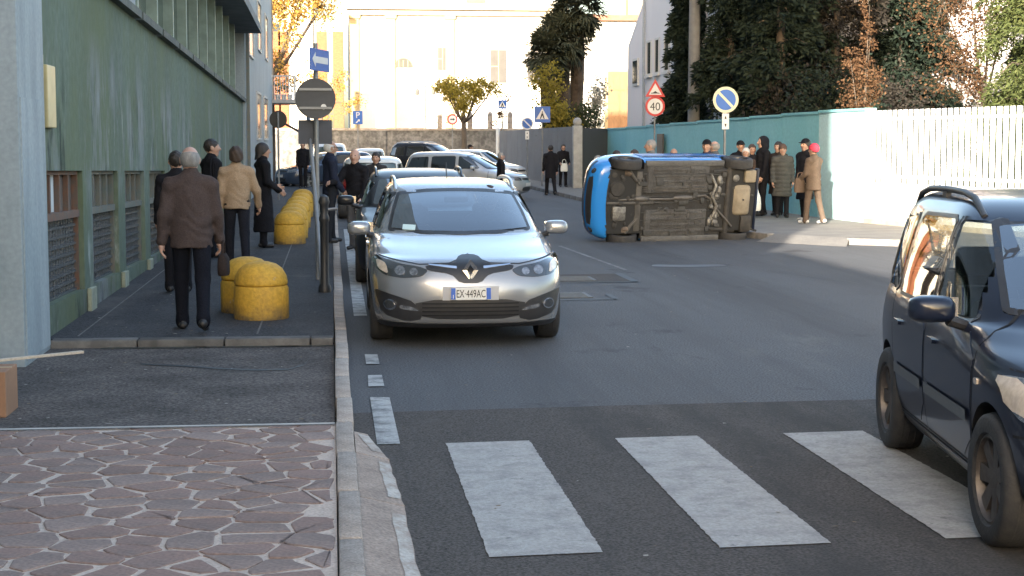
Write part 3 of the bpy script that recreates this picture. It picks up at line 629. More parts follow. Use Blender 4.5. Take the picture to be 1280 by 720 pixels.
def conifer(loc, h, r, m, label, seed, n=9000, droop=.35, base=.3, size=.17, group=None, lean=0):
    rng = np.random.default_rng(seed); o = empty('conifer_tree', loc, 0, label, 'tree', group)
    b = MB(); b.tube([(0, 0, -.2), (0, 0, h*.5), (lean, 0, h*.98)], [.17, .11, .02], 8)
    nb = int(h*11); Cs = []; Ds = []
    for k in range(nb):
        t = (k+rng.random())/nb; z = base+(h-base)*t; L = r*(1-t)**.75*rng.uniform(.55, 1.15)+.15; a = rng.uniform(0, 6.283)
        d = np.array([math.cos(a), math.sin(a), 0]); m_ = max(6, int(n/nb*(L/r)*1.7)); s = rng.random(m_)**.6
        side = np.array([-d[1], d[0], 0])
        P = np.array([lean*t, 0, z])+d*(L*s)[:, None]; P[:, 2] += .25*L*s-droop*L*s*s*1.6
        w = .28*L*(1-s*.7)
        P += side*(rng.normal(size=m_)*w)[:, None]; P[:, 2] += rng.normal(size=m_)*.09-.1*np.abs(rng.normal(size=m_))
        Q = np.tile(d*.8, (m_, 1))+rng.normal(size=(m_, 3))*.5; Q[:, 2] -= .35
        Cs.append(P); Ds.append(Q)
        if k % 3 == 0: b.tube([(lean*t, 0, z), tuple(np.array([lean*t, 0, z])+d*L*.5+np.array([0, 0, .06*L])), tuple(np.array([lean*t, 0, z])+d*L*.9+np.array([0, 0, .25*L-droop*L*1.2]))], [.035, .02, .006], 4)
    b.build('trunk', bark, o); V, F = leaves(np.concatenate(Cs), np.concatenate(Ds), size, .16, rng); npmesh('crown', V, F, m, o)
    return o
def broadleaf(name, loc, h, blobs, m, label, seed, n=5000, size=.12, group=None, trunk_r=.09, fork=.45, wid=.32, cat='tree', bare=0):
    """trunk, limbs to every clump and leaves spread through the clumps"""
    rng = np.random.default_rng(seed); o = empty(name, loc, 0, label, cat, group); b = MB()
    b.tube([(0, 0, -.2), (.03, 0, h*fork*.5), (0, .03, h*fork)], [trunk_r*1.2, trunk_r, trunk_r*.8], 8)
    Cs = []; Ds = []; tot = sum(q[3]**2*q[4] if len(q) > 4 else q[3]**3 for q in blobs)
    for q in blobs:
        c = np.array(q[:3]); rx = q[3]; rz = q[4] if len(q) > 4 else rx
        k = int(n*(rx*rx*rz)/tot); nt = max(5, int(k/45))
        mid = c*.5+np.array([0, 0, h*fork*.4]); b.tube([(0, 0, h*fork*.85), tuple(mid*.6+np.array([0, 0, h*fork*.3])), tuple(c)], [trunk_r*.5, trunk_r*.32, trunk_r*.14], 5)
        tw = rng.normal(size=(nt, 3)); tw /= np.linalg.norm(tw, axis=1, keepdims=True); tw *= (rng.random((nt, 1))**.4)*np.array([rx, rx, rz]); tw += c
        for t in tw:
            if bare or rng.random() < .5: b.tube([tuple(c*.9+t*.1), tuple(c*.4+t*.6+rng.normal(size=3)*.04), tuple(t)], [trunk_r*.12, trunk_r*.08, .004], 4)
            mm = max(3, int(k/nt)); Cs.append(t+rng.normal(size=(mm, 3))*rx*.24); Ds.append(rng.normal(size=(mm, 3))+np.array([0, 0, -.3]))
    b.build('trunk', bark, o); V, F = leaves(np.concatenate(Cs), np.concatenate(Ds), size, wid, rng); npmesh('crown', V, F, m, o)
    return o
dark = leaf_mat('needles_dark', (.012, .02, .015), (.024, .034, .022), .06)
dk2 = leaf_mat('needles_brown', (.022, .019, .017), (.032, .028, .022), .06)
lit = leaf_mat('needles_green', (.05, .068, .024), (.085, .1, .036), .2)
brn = leaf_mat('leaves_brown', (.075, .04, .022), (.12, .068, .036), .25)
gld = leaf_mat('leaves_gold', (.34, .2, .04), (.45, .3, .09), .4)
olv = leaf_mat('leaves_olive', (.2, .16, .025), (.32, .25, .05), .4)
evg = leaf_mat('leaves_evergreen', (.03, .042, .022), (.055, .065, .03), .15)
wht = leaf_mat('leaves_pale', (.3, .29, .24), (.4, .37, .3), .3)
# dark conifer belt behind the turquoise wall (x, y, height, radius)
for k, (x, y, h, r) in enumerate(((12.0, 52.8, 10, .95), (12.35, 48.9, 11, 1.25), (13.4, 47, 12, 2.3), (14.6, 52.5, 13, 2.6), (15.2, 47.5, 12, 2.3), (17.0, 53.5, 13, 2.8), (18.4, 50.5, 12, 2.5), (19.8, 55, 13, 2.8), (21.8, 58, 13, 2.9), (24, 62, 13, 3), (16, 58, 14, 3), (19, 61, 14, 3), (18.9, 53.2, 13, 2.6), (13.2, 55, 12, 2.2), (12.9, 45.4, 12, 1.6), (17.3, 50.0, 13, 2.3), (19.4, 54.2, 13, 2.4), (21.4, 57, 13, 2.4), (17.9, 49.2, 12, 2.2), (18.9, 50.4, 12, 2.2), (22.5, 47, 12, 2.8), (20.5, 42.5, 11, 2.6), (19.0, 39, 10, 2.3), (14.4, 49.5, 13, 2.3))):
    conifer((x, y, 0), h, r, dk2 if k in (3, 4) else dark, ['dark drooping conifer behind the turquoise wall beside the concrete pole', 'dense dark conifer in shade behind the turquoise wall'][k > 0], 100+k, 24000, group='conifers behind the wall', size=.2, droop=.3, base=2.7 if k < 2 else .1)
# shaded understorey behind the wall
for k, (x, y, s) in enumerate(((13.9, 44.5, 1.6), (13.4, 41.5, 1.1), (15.6, 46.2, 1.8), (17.0, 49.5, 2), (18.6, 51, 2), (14.5, 50.6, 1.8))):
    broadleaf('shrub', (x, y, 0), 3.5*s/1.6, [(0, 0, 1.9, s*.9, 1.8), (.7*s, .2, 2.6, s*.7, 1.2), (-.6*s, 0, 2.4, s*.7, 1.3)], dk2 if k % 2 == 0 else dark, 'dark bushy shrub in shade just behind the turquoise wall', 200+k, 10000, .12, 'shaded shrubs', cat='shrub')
# sunlit plants behind the slat fence
broadleaf('copper_shrub', (11.95, 35.3, 0), 5.0, [(0, 0, 2.9, .5, .5), (.1, 0, 3.5, .38, .5), (-.3, 0, 3.7, .26, .5), (.15, 0, 4.2, .26, .5), (.28, 0, 3.2, .3, .4), (.12, 0, 4.9, .2, .6)], brn, 'slim copper-leaved sapling catching the sun above the turquoise wall', 31, 2600, .07, cat='tree', trunk_r=.05)
broadleaf('beech_tree', (15.6, 37.2, 0), 7.5, [(-.75, 0, 3.6, .75, .9), (-.3, 0, 4.4, .8, .9), (-1.0, .2, 5.2, .8, .9), (-.5, 0, 6.0, .9, .9), (.5, 0, 5.0, .8), (-.1, -.1, 3.1, .55, .5), (.2, 0, 6.8, 1.0)], brn, 'brown-leaved beech tree beside the bright green conifer over the slat fence', 33, 10000, .075)
for k, (x, y, h, r) in enumerate(((15.0, 33.0, 9, 1.9), (16.9, 35.5, 10, 2.3), (15.8, 29.5, 9, 2.0))):
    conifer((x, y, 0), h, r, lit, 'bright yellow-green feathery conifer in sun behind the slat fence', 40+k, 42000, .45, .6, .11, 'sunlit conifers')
# palms over the grey wall
def palm(loc, h, cr, label, seed):
    rng = np.random.default_rng(seed); o = empty('palm_tree', loc, 0, label, 'tree', 'palms over the grey wall')
    b = MB(); pts = [(rng.normal()*.03, rng.normal()*.03, -.2+h*k/8) for k in range(9)]; b.tube(pts, [.3+.05*rng.random() for _ in pts], 10); Cs = []; Ds = []
    for _ in range(260):   # fibrous leaf bases
        a = rng.uniform(0, 6.28); z = rng.uniform(.3, h); c = Vector((math.cos(a)*.28, math.sin(a)*.28, z)); d = Vector((math.cos(a)*.14, math.sin(a)*.14, .18)); e = Vector((-math.sin(a), math.cos(a), 0))*.06; b.quad([c-e, c+e, c+d])
    b.build('trunk', mat('palm_bark', (.07, .05, .035), .95, ns=8, na=.7), o, fix=False)
    V = []; F = []
    for k in range(130):
        a = rng.uniform(0, 6.283); el = rng.uniform(-1.0, 1.25); L = cr*rng.uniform(.55, .8)
        d = np.array([math.cos(a)*math.cos(el), math.sin(a)*math.cos(el), math.sin(el)]); base = np.array([0, 0, h]); hub = base+d*L*.62; hub[2] -= .1*L
        s = np.cross(d, [0, 0, 1.0]); s /= np.linalg.norm(s)+1e-6; u = np.cross(s, d)
        i = len(V); w = .025; V += [base-s*w, base+s*w, hub+s*w, hub-s*w]; F.append((i, i+1, i+2, i+3))
        for q in range(17):   # fan blades
            an = (q-8)/8*2.0; dd = d*math.cos(an)+s*math.sin(an)+u*rng.normal()*.12; tip = hub+dd*L*.52*rng.uniform(.8, 1.1); tip[2] -= .18*L*rng.random(); mid = hub+dd*L*.3
            e = np.cross(dd, u); e = e/(np.linalg.norm(e)+1e-6)*.05; i = len(V); V += [hub, mid-e, tip, mid+e]; F.append((i, i+1, i+2, i+3))
    npmesh('crown', V, F, leaf_mat('palm_green', (.035, .042, .025), (.075, .075, .045), .15) if 'palm_green' not in MATS else MATS['palm_green'], o)
palm((9.75, 72, 0), 5.9, 1.75, 'palm with shaggy trunk and dark fan crown over the grey wall', 1)
palm((10.45, 72.3, 0), 6.6, 1.9, 'palm with shaggy trunk and dark fan crown over the grey wall', 2)
palm((11.15, 72.6, 0), 7.9, 1.9, 'tallest palm of the clump over the grey wall', 3)
broadleaf('shrub', (9.75, 70, 0), 4.5, [(0, 0, 3.4, .8, 1), (-.3, 0, 4.4, .7, .8), (.3, 0, 2.7, .8, .6)], olv, 'yellow-green bush below the palms behind the grey wall', 51, 3200, .14, cat='shrub')
broadleaf('shrub', (10.6, 70.5, 0), 3, [(0, 0, 2.5, .9, .6), (-.9, 0, 2.4, .7, .5), (.6, 0, 2.9, .6, .7)], evg, 'dark evergreen bush at the palm trunks behind the grey wall', 52, 3200, .13, cat='shrub')
broadleaf('shrub', (12.2, 74, 0), 4.4, [(0, 0, 3.3, .6, 1), (.1, 0, 4.3, .45, .7)], wht, 'pale dusty shrub right of the palm trunks', 53, 1600, .12, cat='shrub')
# pollarded street tree before the terrace
blobs = [(math.cos(a)*1.0, math.sin(a)*.9, 4.6+.5*math.cos(a*2), .55, .5) for a in [k*.785 for k in range(8)]]+[(0, 0, 5.0, .7, .5), (1.7, 0, 4.9, .5, .4), (-1.2, .1, 5.1, .5, .4)]
broadleaf('pollarded_tree', (7.6, 92.5, 0), 5.5, blobs, olv, 'small round-headed street tree with yellow leaves before the church terrace', 61, 5200, .15, trunk_r=.16, fork=.62)
broadleaf('sapling', (9.9, 93.5, 0), 4.5, [(0, 0, 3.6, .5, .6), (.2, 0, 4.3, .4, .5), (-.3, 0, 3.0, .3, .4)], brn, 'thin reddish sapling near the grey wall before the terrace', 62, 350, .12, trunk_r=.06, bare=1)
# autumn trees at the left end
broadleaf('autumn_tree', (-3.1, 84, 0), 12, [(.2, 0, 8.6, 1.3, 1), (1.6, 0, 9.4, 1.3, .8), (2.7, .3, 8.8, 1.0, .8), (.9, 0, 7.2, .7, .7), (2.1, 0, 10.4, 1.5, .8), (3.3, 0, 9.9, .9, .7), (.4, 0, 6.0, .8, .8), (.9, .2, 5.0, .7, .7), (1.4, 0, 8.0, .8, .8), (.2, 0, 10.6, 1.3, .8)], gld, 'golden autumn tree with bare dark limbs past the corner house', 63, 9000, .15, trunk_r=.2, fork=.5, bare=1)
broadleaf('autumn_tree', (-.6, 97, 2.4), 6, [(.2, 0, 1.8, .9, 1), (.9, 0, 3.2, .7, .8), (1.9, 0, 1.7, .7, .7), (-.5, 0, 3.4, .9, .9)], gld, 'low golden-leaved tree against the brick piers on the terrace', 64, 1700, .14, trunk_r=.1, fork=.4, bare=1)
broadleaf('shrub', (3.6, 93.6, 0), 1, [(0, 0, .5, .5, .45), (.5, 0, .45, .4, .35)], evg, 'low dark shrub at the foot of the stone retaining wall', 65, 900, .1, cat='shrub')
# ------------------------------------------------------------------ vehicles
rubber = mat('rubber', (.022, .022, .024), .75, ns=20, na=.5, col2=(.045, .043, .04), bump=.2, bs=60)
blackp = mat('black_plastic', (.018, .018, .02), .45, ns=15, na=.4, col2=(.03, .03, .032))
seamm = mat('seam', (.006, .006, .007), .8)
rimm = mat('alloy', (.42, .42, .43), .35, metal=.9, ns=6, na=.6, col2=(.25, .23, .21))
steelr = mat('steel_rim', (.06, .06, .065), .5, metal=.5, ns=8, na=.5)
chrome = mat('chrome', (.75, .75, .77), .12, metal=1)
lampg = mat('lamp_lens', (.3, .31, .33), .08, metal=.6, ns=25, na=.7, col2=(.08, .085, .1), coat=1)
lampd = mat('lamp_dark', (.05, .055, .06), .08, metal=.3, coat=1)
redl = mat('tail_lens', (.3, .01, .01), .12, coat=1)
ambl = mat('amber_lens', (.6, .5, .4), .12, ns=20, na=.5, coat=1)
darkgl = mat('car_glass_dark', (.012, .016, .018), .03, spec=1, coat=1)
platew = mat('plate_white', (.62, .62, .6), .4); plateb = mat('plate_blue', (.02, .1, .42), .4); blackt = mat('print_black', (.012, .012, .014), .5)
wglass = glass_mat('windscreen_glass', (.4, .5, .55), 1.5, .3); sglass = glass_mat('side_glass', (.62, .66, .66), 1.5, .04)
trim_in = mat('cabin_trim', (.035, .035, .038), .7, ns=10, na=.4); seatm = mat('seat_fabric', (.045, .045, .05), .9, ns=20, na=.4)
under = mat('underbody', (.026, .026, .026), .85, ns=5, na=.8, col2=(.02, .019, .018), na2=(30, .3))
def paint(name, c, metal=.0, rough=.3, coat=.8, spec=.4): return mat(name, c, rough, metal=metal, coat=coat, spec=spec, ns=3, na=.25, col2=[q*.9 for q in c], back=(.03, .03, .032))

def crom(rows, sub):
    A = np.array(rows, float); out = []
    n = len(A)
    for i in range(n-1):
        p0, p1, p2, p3 = A[max(i-1, 0)], A[i], A[i+1], A[min(i+2, n-1)]
        for k in range(sub):
            t = k/sub; m1 = (p2-p0)/2; m2 = (p3-p1)/2; d = p2-p1
            # limited tangents keep the profile from overshooting
            m1 = np.where(m1*d <= 0, 0, np.sign(m1)*np.minimum(np.abs(m1), 3*np.abs(d))); m2 = np.where(m2*d <= 0, 0, np.sign(m2)*np.minimum(np.abs(m2), 3*np.abs(d)))
            h = (2*t**3-3*t*t+1)*p1+(t**3-2*t*t+t)*m1+(-2*t**3+3*t*t)*p2+(t**3-t*t)*m2; out.append(h)
    out.append(A[-1]); return out
def shell_mesh(rows, yc, sub=4, nq=30):
    """rows: z, front y, rear y, half width, corner exponent front, rear, bow front, rear"""
    lv = crom(rows, sub); V = []; N = nq*4; yc0 = yc
    for (z, yf, yr, w, nf, nr, bf, br) in lv:
        yc = max(yc0, yf+.4*(yr-yf))
        def quadrant(l, n, bow, front):
            ph = np.linspace(0, math.pi/2, 200); r = (np.abs(np.cos(ph))**n+np.abs(np.sin(ph))**n)**(-1/n)
            x = r*np.sin(ph)*w; Y = r*np.cos(ph)*l
            Yb = Y-bow*(x/w)**2*(Y/l)**3
            s = np.concatenate([[0], np.cumsum(np.hypot(np.diff(x), np.diff(Yb)))]); t = np.linspace(0, s[-1], nq+1)
            return np.interp(t, s, x), np.interp(t, s, Yb)
        xf, Yf = quadrant(yc-yf, nf, bf, True); xr, Yr = quadrant(yr-yc, nr, br, False)
        ring = [(xf[k], yc-Yf[k]) for k in range(nq)]+[(xr[nq-k], yc+Yr[nq-k]) for k in range(nq)]+[(-xr[k], yc+Yr[k]) for k in range(nq)]+[(-xf[nq-k], yc-Yf[nq-k]) for k in range(nq)]
        V += [(x, y, z) for x, y in ring]
    last = V[-N:]; cy = (lv[-1][1]+lv[-1][2])/2; zt = lv[-1][0]
    for t in (.2, .4, .6, .8): V += [(x*(1-t), cy+(y-cy)*(1-t), zt+.008*(1-(1-t)**2)) for x, y, _ in last]
    nl = len(lv)+4; F = []
    for i in range(nl-1):
        for j in range(N): F.append((i*N+j, i*N+(j+1) % N, (i+1)*N+(j+1) % N, (i+1)*N+j))
    c0 = len(V); z0 = lv[0][0]; V.append((0, yc, z0)); zt, yf, yr = lv[-1][0], lv[-1][1], lv[-1][2]; V.append((0, (yf+yr)/2, zt+.008))
    k = (nl-1)*N
    for j in range(N): F.append((c0, (j+1) % N, j)); F.append((c0+1, k+j, k+(j+1) % N))
    return V, F
class Car:
    def __init__(s, name, rows, yc, paintm, wheels, label, cat='car', group=None, ra=.36, detail=True, sub=4, nq=30):
        s.root = empty(name, (0, 0, 0), 0, label, cat, group); s.paint = paintm; s.wheels = wheels
        V, F = shell_mesh(rows, yc, sub, nq); s.bvh = BVHTree.FromPolygons([Vector(v) for v in V], F)
        me = bpy.data.meshes.new('body'); me.from_pydata(V, [], F)
        for m in (paintm, blackp, under): me.materials.append(m)
        bm = bmesh.new(); bm.from_mesh(me); bmesh.ops.recalc_face_normals(bm, faces=bm.faces); bm.normal_update()
        zf = rows[0][0]
        for f in bm.faces: f.material_index = 2 if f.normal.z < -.6 and f.calc_center_median().z < zf+.03 and f.calc_center_median().y > .33 else 0
        bm.to_mesh(me); bm.free()
        s.body = link('body', me, s.root); W = max(r[3] for r in rows)
        cb = MB(); 
        for y, r, tr in wheels:
            for sg in (-1, 1): cb.lathe([(ra if ra else r*1.14, sg*(W-.28)), (ra if ra else r*1.14, sg*(W+.2))], 36, m=0, axis='x', M=Matrix.Translation((0, y, r)))
        cut = cb.build('cutter', blackp)
        md = s.body.modifiers.new('arch', 'BOOLEAN'); md.operation = 'DIFFERENCE'; md.object = cut; md.solver = 'EXACT'
        try: md.material_mode = 'TRANSFER'
        except Exception: pass
        dg = bpy.context.evaluated_depsgraph_get(); nm = bpy.data.meshes.new_from_object(s.body.evaluated_get(dg)); s.body.modifiers.clear(); s.body.data = nm; nm.name = 'body'
        bpy.data.objects.remove(cut)
        nm.polygons.foreach_set('use_smooth', [True]*len(nm.polygons)); nm.set_sharp_from_angle(angle=R(35))
    def hit(s, view, a, c):
        D = {'front': ((a, -3, c), (0, 1, 0)), 'rear': ((a, 9, c), (0, -1, 0)), 'left': ((3, a, c), (-1, 0, 0)), 'right': ((-3, a, c), (1, 0, 0)), 'top': ((a, c, 5), (0, 0, -1)), 'bottom': ((a, c, -3), (0, 0, 1))}[view]
        p, n, i, d = s.bvh.ray_cast(Vector(D[0]), Vector(D[1]))
        if p is None: return None, None
        if n.dot(Vector(D[1])) > 0: n = -n
        return p, n
    def panel(s, name, poly, view, off, m, parent=None, step=.045, rim=.012, rnd=0, t=.18):
        if rnd: poly = chaikin(poly, rnd, t)
        xs = [p[0] for p in poly]; zs = [p[1] for p in poly]; x0, x1, z0, z1 = min(xs), max(xs), min(zs), max(zs)
        nx = max(1, math.ceil((x1-x0)/step)); nz = max(1, math.ceil((z1-z0)/step)); idx = {}; V = []; F = []; Nn = []
        def vid(p):
            k = (round(p[0]*5000), round(p[1]*5000))
            if k not in idx:
                h, n = s.hit(view, p[0], p[1])
                if h is None: idx[k] = None
                else: idx[k] = len(V); V.append(h+n*off); Nn.append(n)
            return idx[k]
        for i in range(nx):
            for j in range(nz):
                q = clip_rect(poly, x0+(x1-x0)*i/nx, z0+(z1-z0)*j/nz, x0+(x1-x0)*(i+1)/nx, z0+(z1-z0)*(j+1)/nz)
                ids = []
                for p in q:
                    k = vid(p)
                    if k is not None and (not ids or ids[-1] != k): ids.append(k)
                if len(ids) > 1 and ids[0] == ids[-1]: ids.pop()
                if len(set(ids)) == len(ids) and len(ids) >= 3: F.append(ids)
        if not F: return None
        # orient to the outside and add a rim down to the body
        o_ = []
        for f in F:
            a, b_, c = V[f[0]], V[f[1]], V[f[2]]; nn = Vector((0, 0, 0))
            for k in range(len(f)): nn += V[f[k]].cross(V[f[(k+1) % len(f)]])
            o_.append(f if nn.dot(Nn[f[0]]) > 0 else f[::-1])
        F = o_; cnt = {}
        for f in F:
            for k in range(len(f)): e = (f[k], f[(k+1) % len(f)]); cnt[e] = 1
        nV = len(V); 
        if rim:
            low = {}
            for (a, c) in list(cnt):
                if (c, a) not in cnt:
                    for q in (a, c):
                        if q not in low: low[q] = len(V); V.append(V[q]-Nn[q]*rim)
                    F.append([c, a, low[a], low[c]])
        me = bpy.data.meshes.new(name); me.from_pydata([tuple(v) for v in V], [], F); me.materials.append(m)
        me.polygons.foreach_set('use_smooth', [True]*len(F)); me.set_sharp_from_angle(angle=R(40)); me.update()
        return link(name, me, parent or s.root)
    def strip(s, name, pts, view, w, off, m, parent=None, closed=False):
        """narrow band following a line on the body"""
        P = []
        pts = list(pts)+([pts[0]] if closed else [])
        for a, c in zip(pts[:-1], pts[1:]):
            n = max(1, math.ceil(math.hypot(c[0]-a[0], c[1]-a[1])/.04))
            P += [(a[0]+(c[0]-a[0])*k/n, a[1]+(c[1]-a[1])*k/n) for k in range(n)]
        P.append(pts[-1]); b = MB(); last = None
        for k, p in enumerate(P):
            q0, q1 = P[max(k-1, 0)], P[min(k+1, len(P)-1)]; d = (q1[0]-q0[0], q1[1]-q0[1]); l = math.hypot(*d) or 1; nx, nz = -d[1]/l*w/2, d[0]/l*w/2
            A, na = s.hit(view, p[0]+nx, p[1]+nz); B, nb = s.hit(view, p[0]-nx, p[1]-nz)
            if A is None or B is None: last = None; continue
            A = A+na*off; B = B+nb*off
            if last: b.quad([last[0], last[1], B, A])
            last = (A, B)
        return b.build(name, m, parent or s.root, smooth=50) if b.f else None
    def open_up(s, view, poly, ins=.012):
        poly = shrink(poly, ins); bm = bmesh.new(); bm.from_mesh(s.body.data); bm.normal_update()
        ax = {'front': ((0, 2), Vector((0, -1, 0))), 'rear': ((0, 2), Vector((0, 1, 0))), 'left': ((1, 2), Vector((1, 0, 0))), 'right': ((1, 2), Vector((-1, 0, 0)))}[view]
        kill = [f for f in bm.faces if f.normal.dot(ax[1]) > .25 and in_poly(*[f.calc_center_median()[k] for k in ax[0]], poly)]
        bmesh.ops.delete(bm, geom=kill, context='FACES'); bm.to_mesh(s.body.data); bm.free()
    def window(s, name, poly, view, glass, parent=None, see=False, rnd=2, border=.022, m_b=None):
        p = chaikin(poly, rnd, .07)
        if see: s.open_up(view, p)
        if see:
            inn = shrink(p, border); n = len(p)
            fr = None; b_ = []
            # ring of black border then the glass pane
            o = s.panel_ring(name+'_surround', p, inn, view, .004, m_b or blackp, parent); g = s.panel(name, inn, view, .003, glass, parent, rim=0); return g
        s.panel(name+'_surround', p, view, .003, m_b or blackp, parent); return s.panel(name, shrink(p, border), view, .006, glass, parent)
    def panel_ring(s, name, p, q, view, off, m, parent=None):
        b = MB(); n = len(p); H = []
        for k in range(n):
            a, na = s.hit(view, *p[k]); c, nc = s.hit(view, *q[k]); H.append((a+na*off if a else None, c+nc*off if c else None, a-na*.01 if a else None, c-nc*.01 if c else None))
        for k in range(n):
            A, B = H[k], H[(k+1) % n]
            if None in A or None in B: continue
            b.quad([A[0], B[0], B[1], A[1]]); b.quad([A[2], B[2], B[0], A[0]]); b.quad([A[1], B[1], B[3], A[3]])
        return b.build(name, m, parent or s.root)
    def add_wheels(s, W, tw=.2, spokes=5, rim=None, style='alloy', steer=0):
        for (y, r, track) in s.wheels:
            for sg in (-1, 1): 
                o = make_wheel(r, tw, spokes, rim or rimm); o.parent = s.root; o.location = (sg*track, y, r); o.rotation_euler = (0, 0, 0 if sg < 0 else math.pi)
                o.rotation_euler.x = random.uniform(0, 6)
                if steer and y < 1.5: o.rotation_euler.z += steer
WCACHE = {}
def make_wheel(r, tw, spokes, rimmat):
    key = (r, tw, spokes, rimmat.name)
    if key in WCACHE:
        w = WCACHE[key]; c = w.copy(); COL.objects.link(c)
        for ch in w.children: d = ch.copy(); COL.objects.link(d); d.parent = c
        return c
    rr = r*.66; h = tw/2
    b = MB()    # outer face towards -x
    b.lathe([(rr, -h*.8), (rr*1.06, -h), (r*.9, -h*1.04), (r*.97, -h*.9), (r, -h*.55), (r, h*.55), (r*.97, h*.9), (r*.88, h), (rr, h*.8)], 40, axis='x', cap=False); 
    for k in range(3): x = -h*.4+k*h*.4; b.lathe([(r*1.001, x-.006), (r*1.004, x-.004), (r*1.004, x+.004), (r*1.001, x+.006)], 40, axis='x', cap=False)
    w = b.build('wheel', rubber, smooth=45); w.name = 'wheel'
    b = MB(); b.lathe([(rr*1.02, -h*.85), (rr*.95, -h*.9), (rr*.9, -h*.55), (rr*.9, h*.7)], 36, axis='x', cap=False)
    b.lathe([(0, -h*.62), (rr*.2, -h*.62), (rr*.24, -h*.5), (rr*.24, h*.1), (0, h*.1)], 20, axis='x')
    for k in range(spokes):
        a = 2*math.pi*k/spokes; M_ = Matrix.Rotation(a, 4, 'X'); ws, we = rr*.15, rr*.21
        v = [(-h*.6, -ws, rr*.15), (-h*.6, ws, rr*.15), (-h*.72, we, rr*.93), (-h*.72, -we, rr*.93), (-h*.2, -ws, rr*.15), (-h*.2, ws, rr*.15), (-h*.3, we, rr*.93), (-h*.3, -we, rr*.93)]
        b.add(v, [(0, 1, 2, 3), (7, 6, 5, 4), (0, 4, 5, 1), (1, 5, 6, 2), (2, 6, 7, 3), (3, 7, 4, 0)], M=M_)
    b.build('rim', rimmat, w, smooth=35)
    b = MB(); b.lathe([(0, h*.0), (rr*.62, h*.0), (rr*.62, h*.12), (0, h*.12)], 24, axis='x'); b.build('brake_disc', steelr, w)
    WCACHE[key] = w; return w
def mirror(car, x, y, z, sg, m, dirn=-1):
    b = MB(); M_ = Matrix.Translation((sg*x, y, z))
    # rounded housing with a flat back, glass facing rearwards
    n = 20; V = []; F = []
    for i, (d, sc) in enumerate(((-.075, .45), (-.065, .72), (-.04, .9), (0, 1), (.055, .97), (.06, .9))):
        for j in range(n):
            a = 2*math.pi*j/n; rx = (abs(math.cos(a))**.6)*math.copysign(1, math.cos(a)); rz = (abs(math.sin(a))**.6)*math.copysign(1, math.sin(a))
            V.append((sg*(.115*sc*rx+.02), d, .075*sc*rz*(1 if rz > 0 else .85)))
    for i in range(5):
        for j in range(n): F.append((i*n+j, i*n+(j+1) % n, (i+1)*n+(j+1) % n, (i+1)*n+j))
    F.append(tuple(range(n))); F.append(tuple(range(5*n, 6*n))); b.add(V, F, M=M_)
    o = b.build('door_mirror', m, car.root, smooth=50)
    b = MB(); b.tube([(sg*(x-.06), y, z-.05), (sg*(x-.16), y+.03, z-.085), (sg*(x-.24), y+.05, z-.09)], [.03, .028, .035], 8); b.build('mirror_arm', blackp, o)
    b = MB(); b.box((-.09, .061, -.055), (.12, .064, .06), M=Matrix.Translation((sg*x, y, z))); b.build('mirror_glass', chrome, o)
    return o
def plate(car, txt, y, z, view='front', w=.36, h=.11, parent=None, tilt=0):
    p, n = car.hit(view, 0, z); s = -1 if view == 'front' else 1
    o = empty('number_plate_holder', (0, 0, 0)); bpy.data.objects.remove(o)
    yy = p.y + s*.02
    b = MB(); b.box((-w/2, yy-.006, z-h/2), (w/2, yy+.006, z+h/2), bev=.003); o = b.build('number_plate', platew, car.root)
    for sg in (-1, 1): b = MB(); x = sg*(w/2-.022); b.box((x-.02, yy+s*.0075-.001, z-h/2+.004), (x+.02, yy+s*.0075+.001, z+h/2-.004)); b.build('plate_band', plateb, o)
    me = text_mesh(txt, .098, .001, .62); me.materials.append(blackt); t = link('plate_lettering', me, o); t.location = (0, yy+s*.0085, z-.004); t.rotation_euler = (R(90), 0, 0 if s < 0 else math.pi)
    me2 = text_mesh('I', .05, .001); me2.materials.append(platew); t = link('plate_country', me2, o); t.location = (s*(w/2-.022), yy+s*.0095, z-.028); t.rotation_euler = (R(90), 0, 0 if s < 0 else math.pi)
    return o
def seats(car, ys, xs, zb, m=None, hh=.62):
    for y in ys:
        for x in xs:
            b = MB(); b.box((x-.24, y-.48, zb), (x+.24, y+.05, zb+.18), bev=.05); b.box((x-.24, y, zb+.12), (x+.24, y+.16, zb+hh), bev=.06, M=Matrix.Translation((0, y, zb)) @ Matrix.Rotation(R(-14), 4, 'X') @ Matrix.Translation((0, -y, -zb)))
            b.box((x-.13, y+.17, zb+hh+.02), (x+.13, y+.27, zb+hh+.2), bev=.04); b.build('seat', m or seatm, car.root, smooth=40)
def rails(car, x0, y0, y1, m, h=.05, zoff=0, xs=None):
    for view in (-1, 1):
        pts = []
        for k in range(9):
            t = k/8; y = y0+(y1-y0)*t; p, n = car.hit('top', view*(x0-.03*math.sin(math.pi*t)*0), y); e = math.sin(math.pi*min(1, max(0, t)))**.35
            pts.append((p.x, y, p.z+(h if 0 < k < 8 else -.005)*e if 0 < k < 8 else p.z-.005))
        b = MB(); b.tube(pts, .019, 8)
        for t in (.5,): p, n = car.hit('top', view*x0, y0+(y1-y0)*t); b.box((p.x-.015, p.y-.05, p.z-.01), (p.x+.015, p.y+.05, p.z+h-.01))
        b.build('roof_rail', m, car.root, smooth=50)

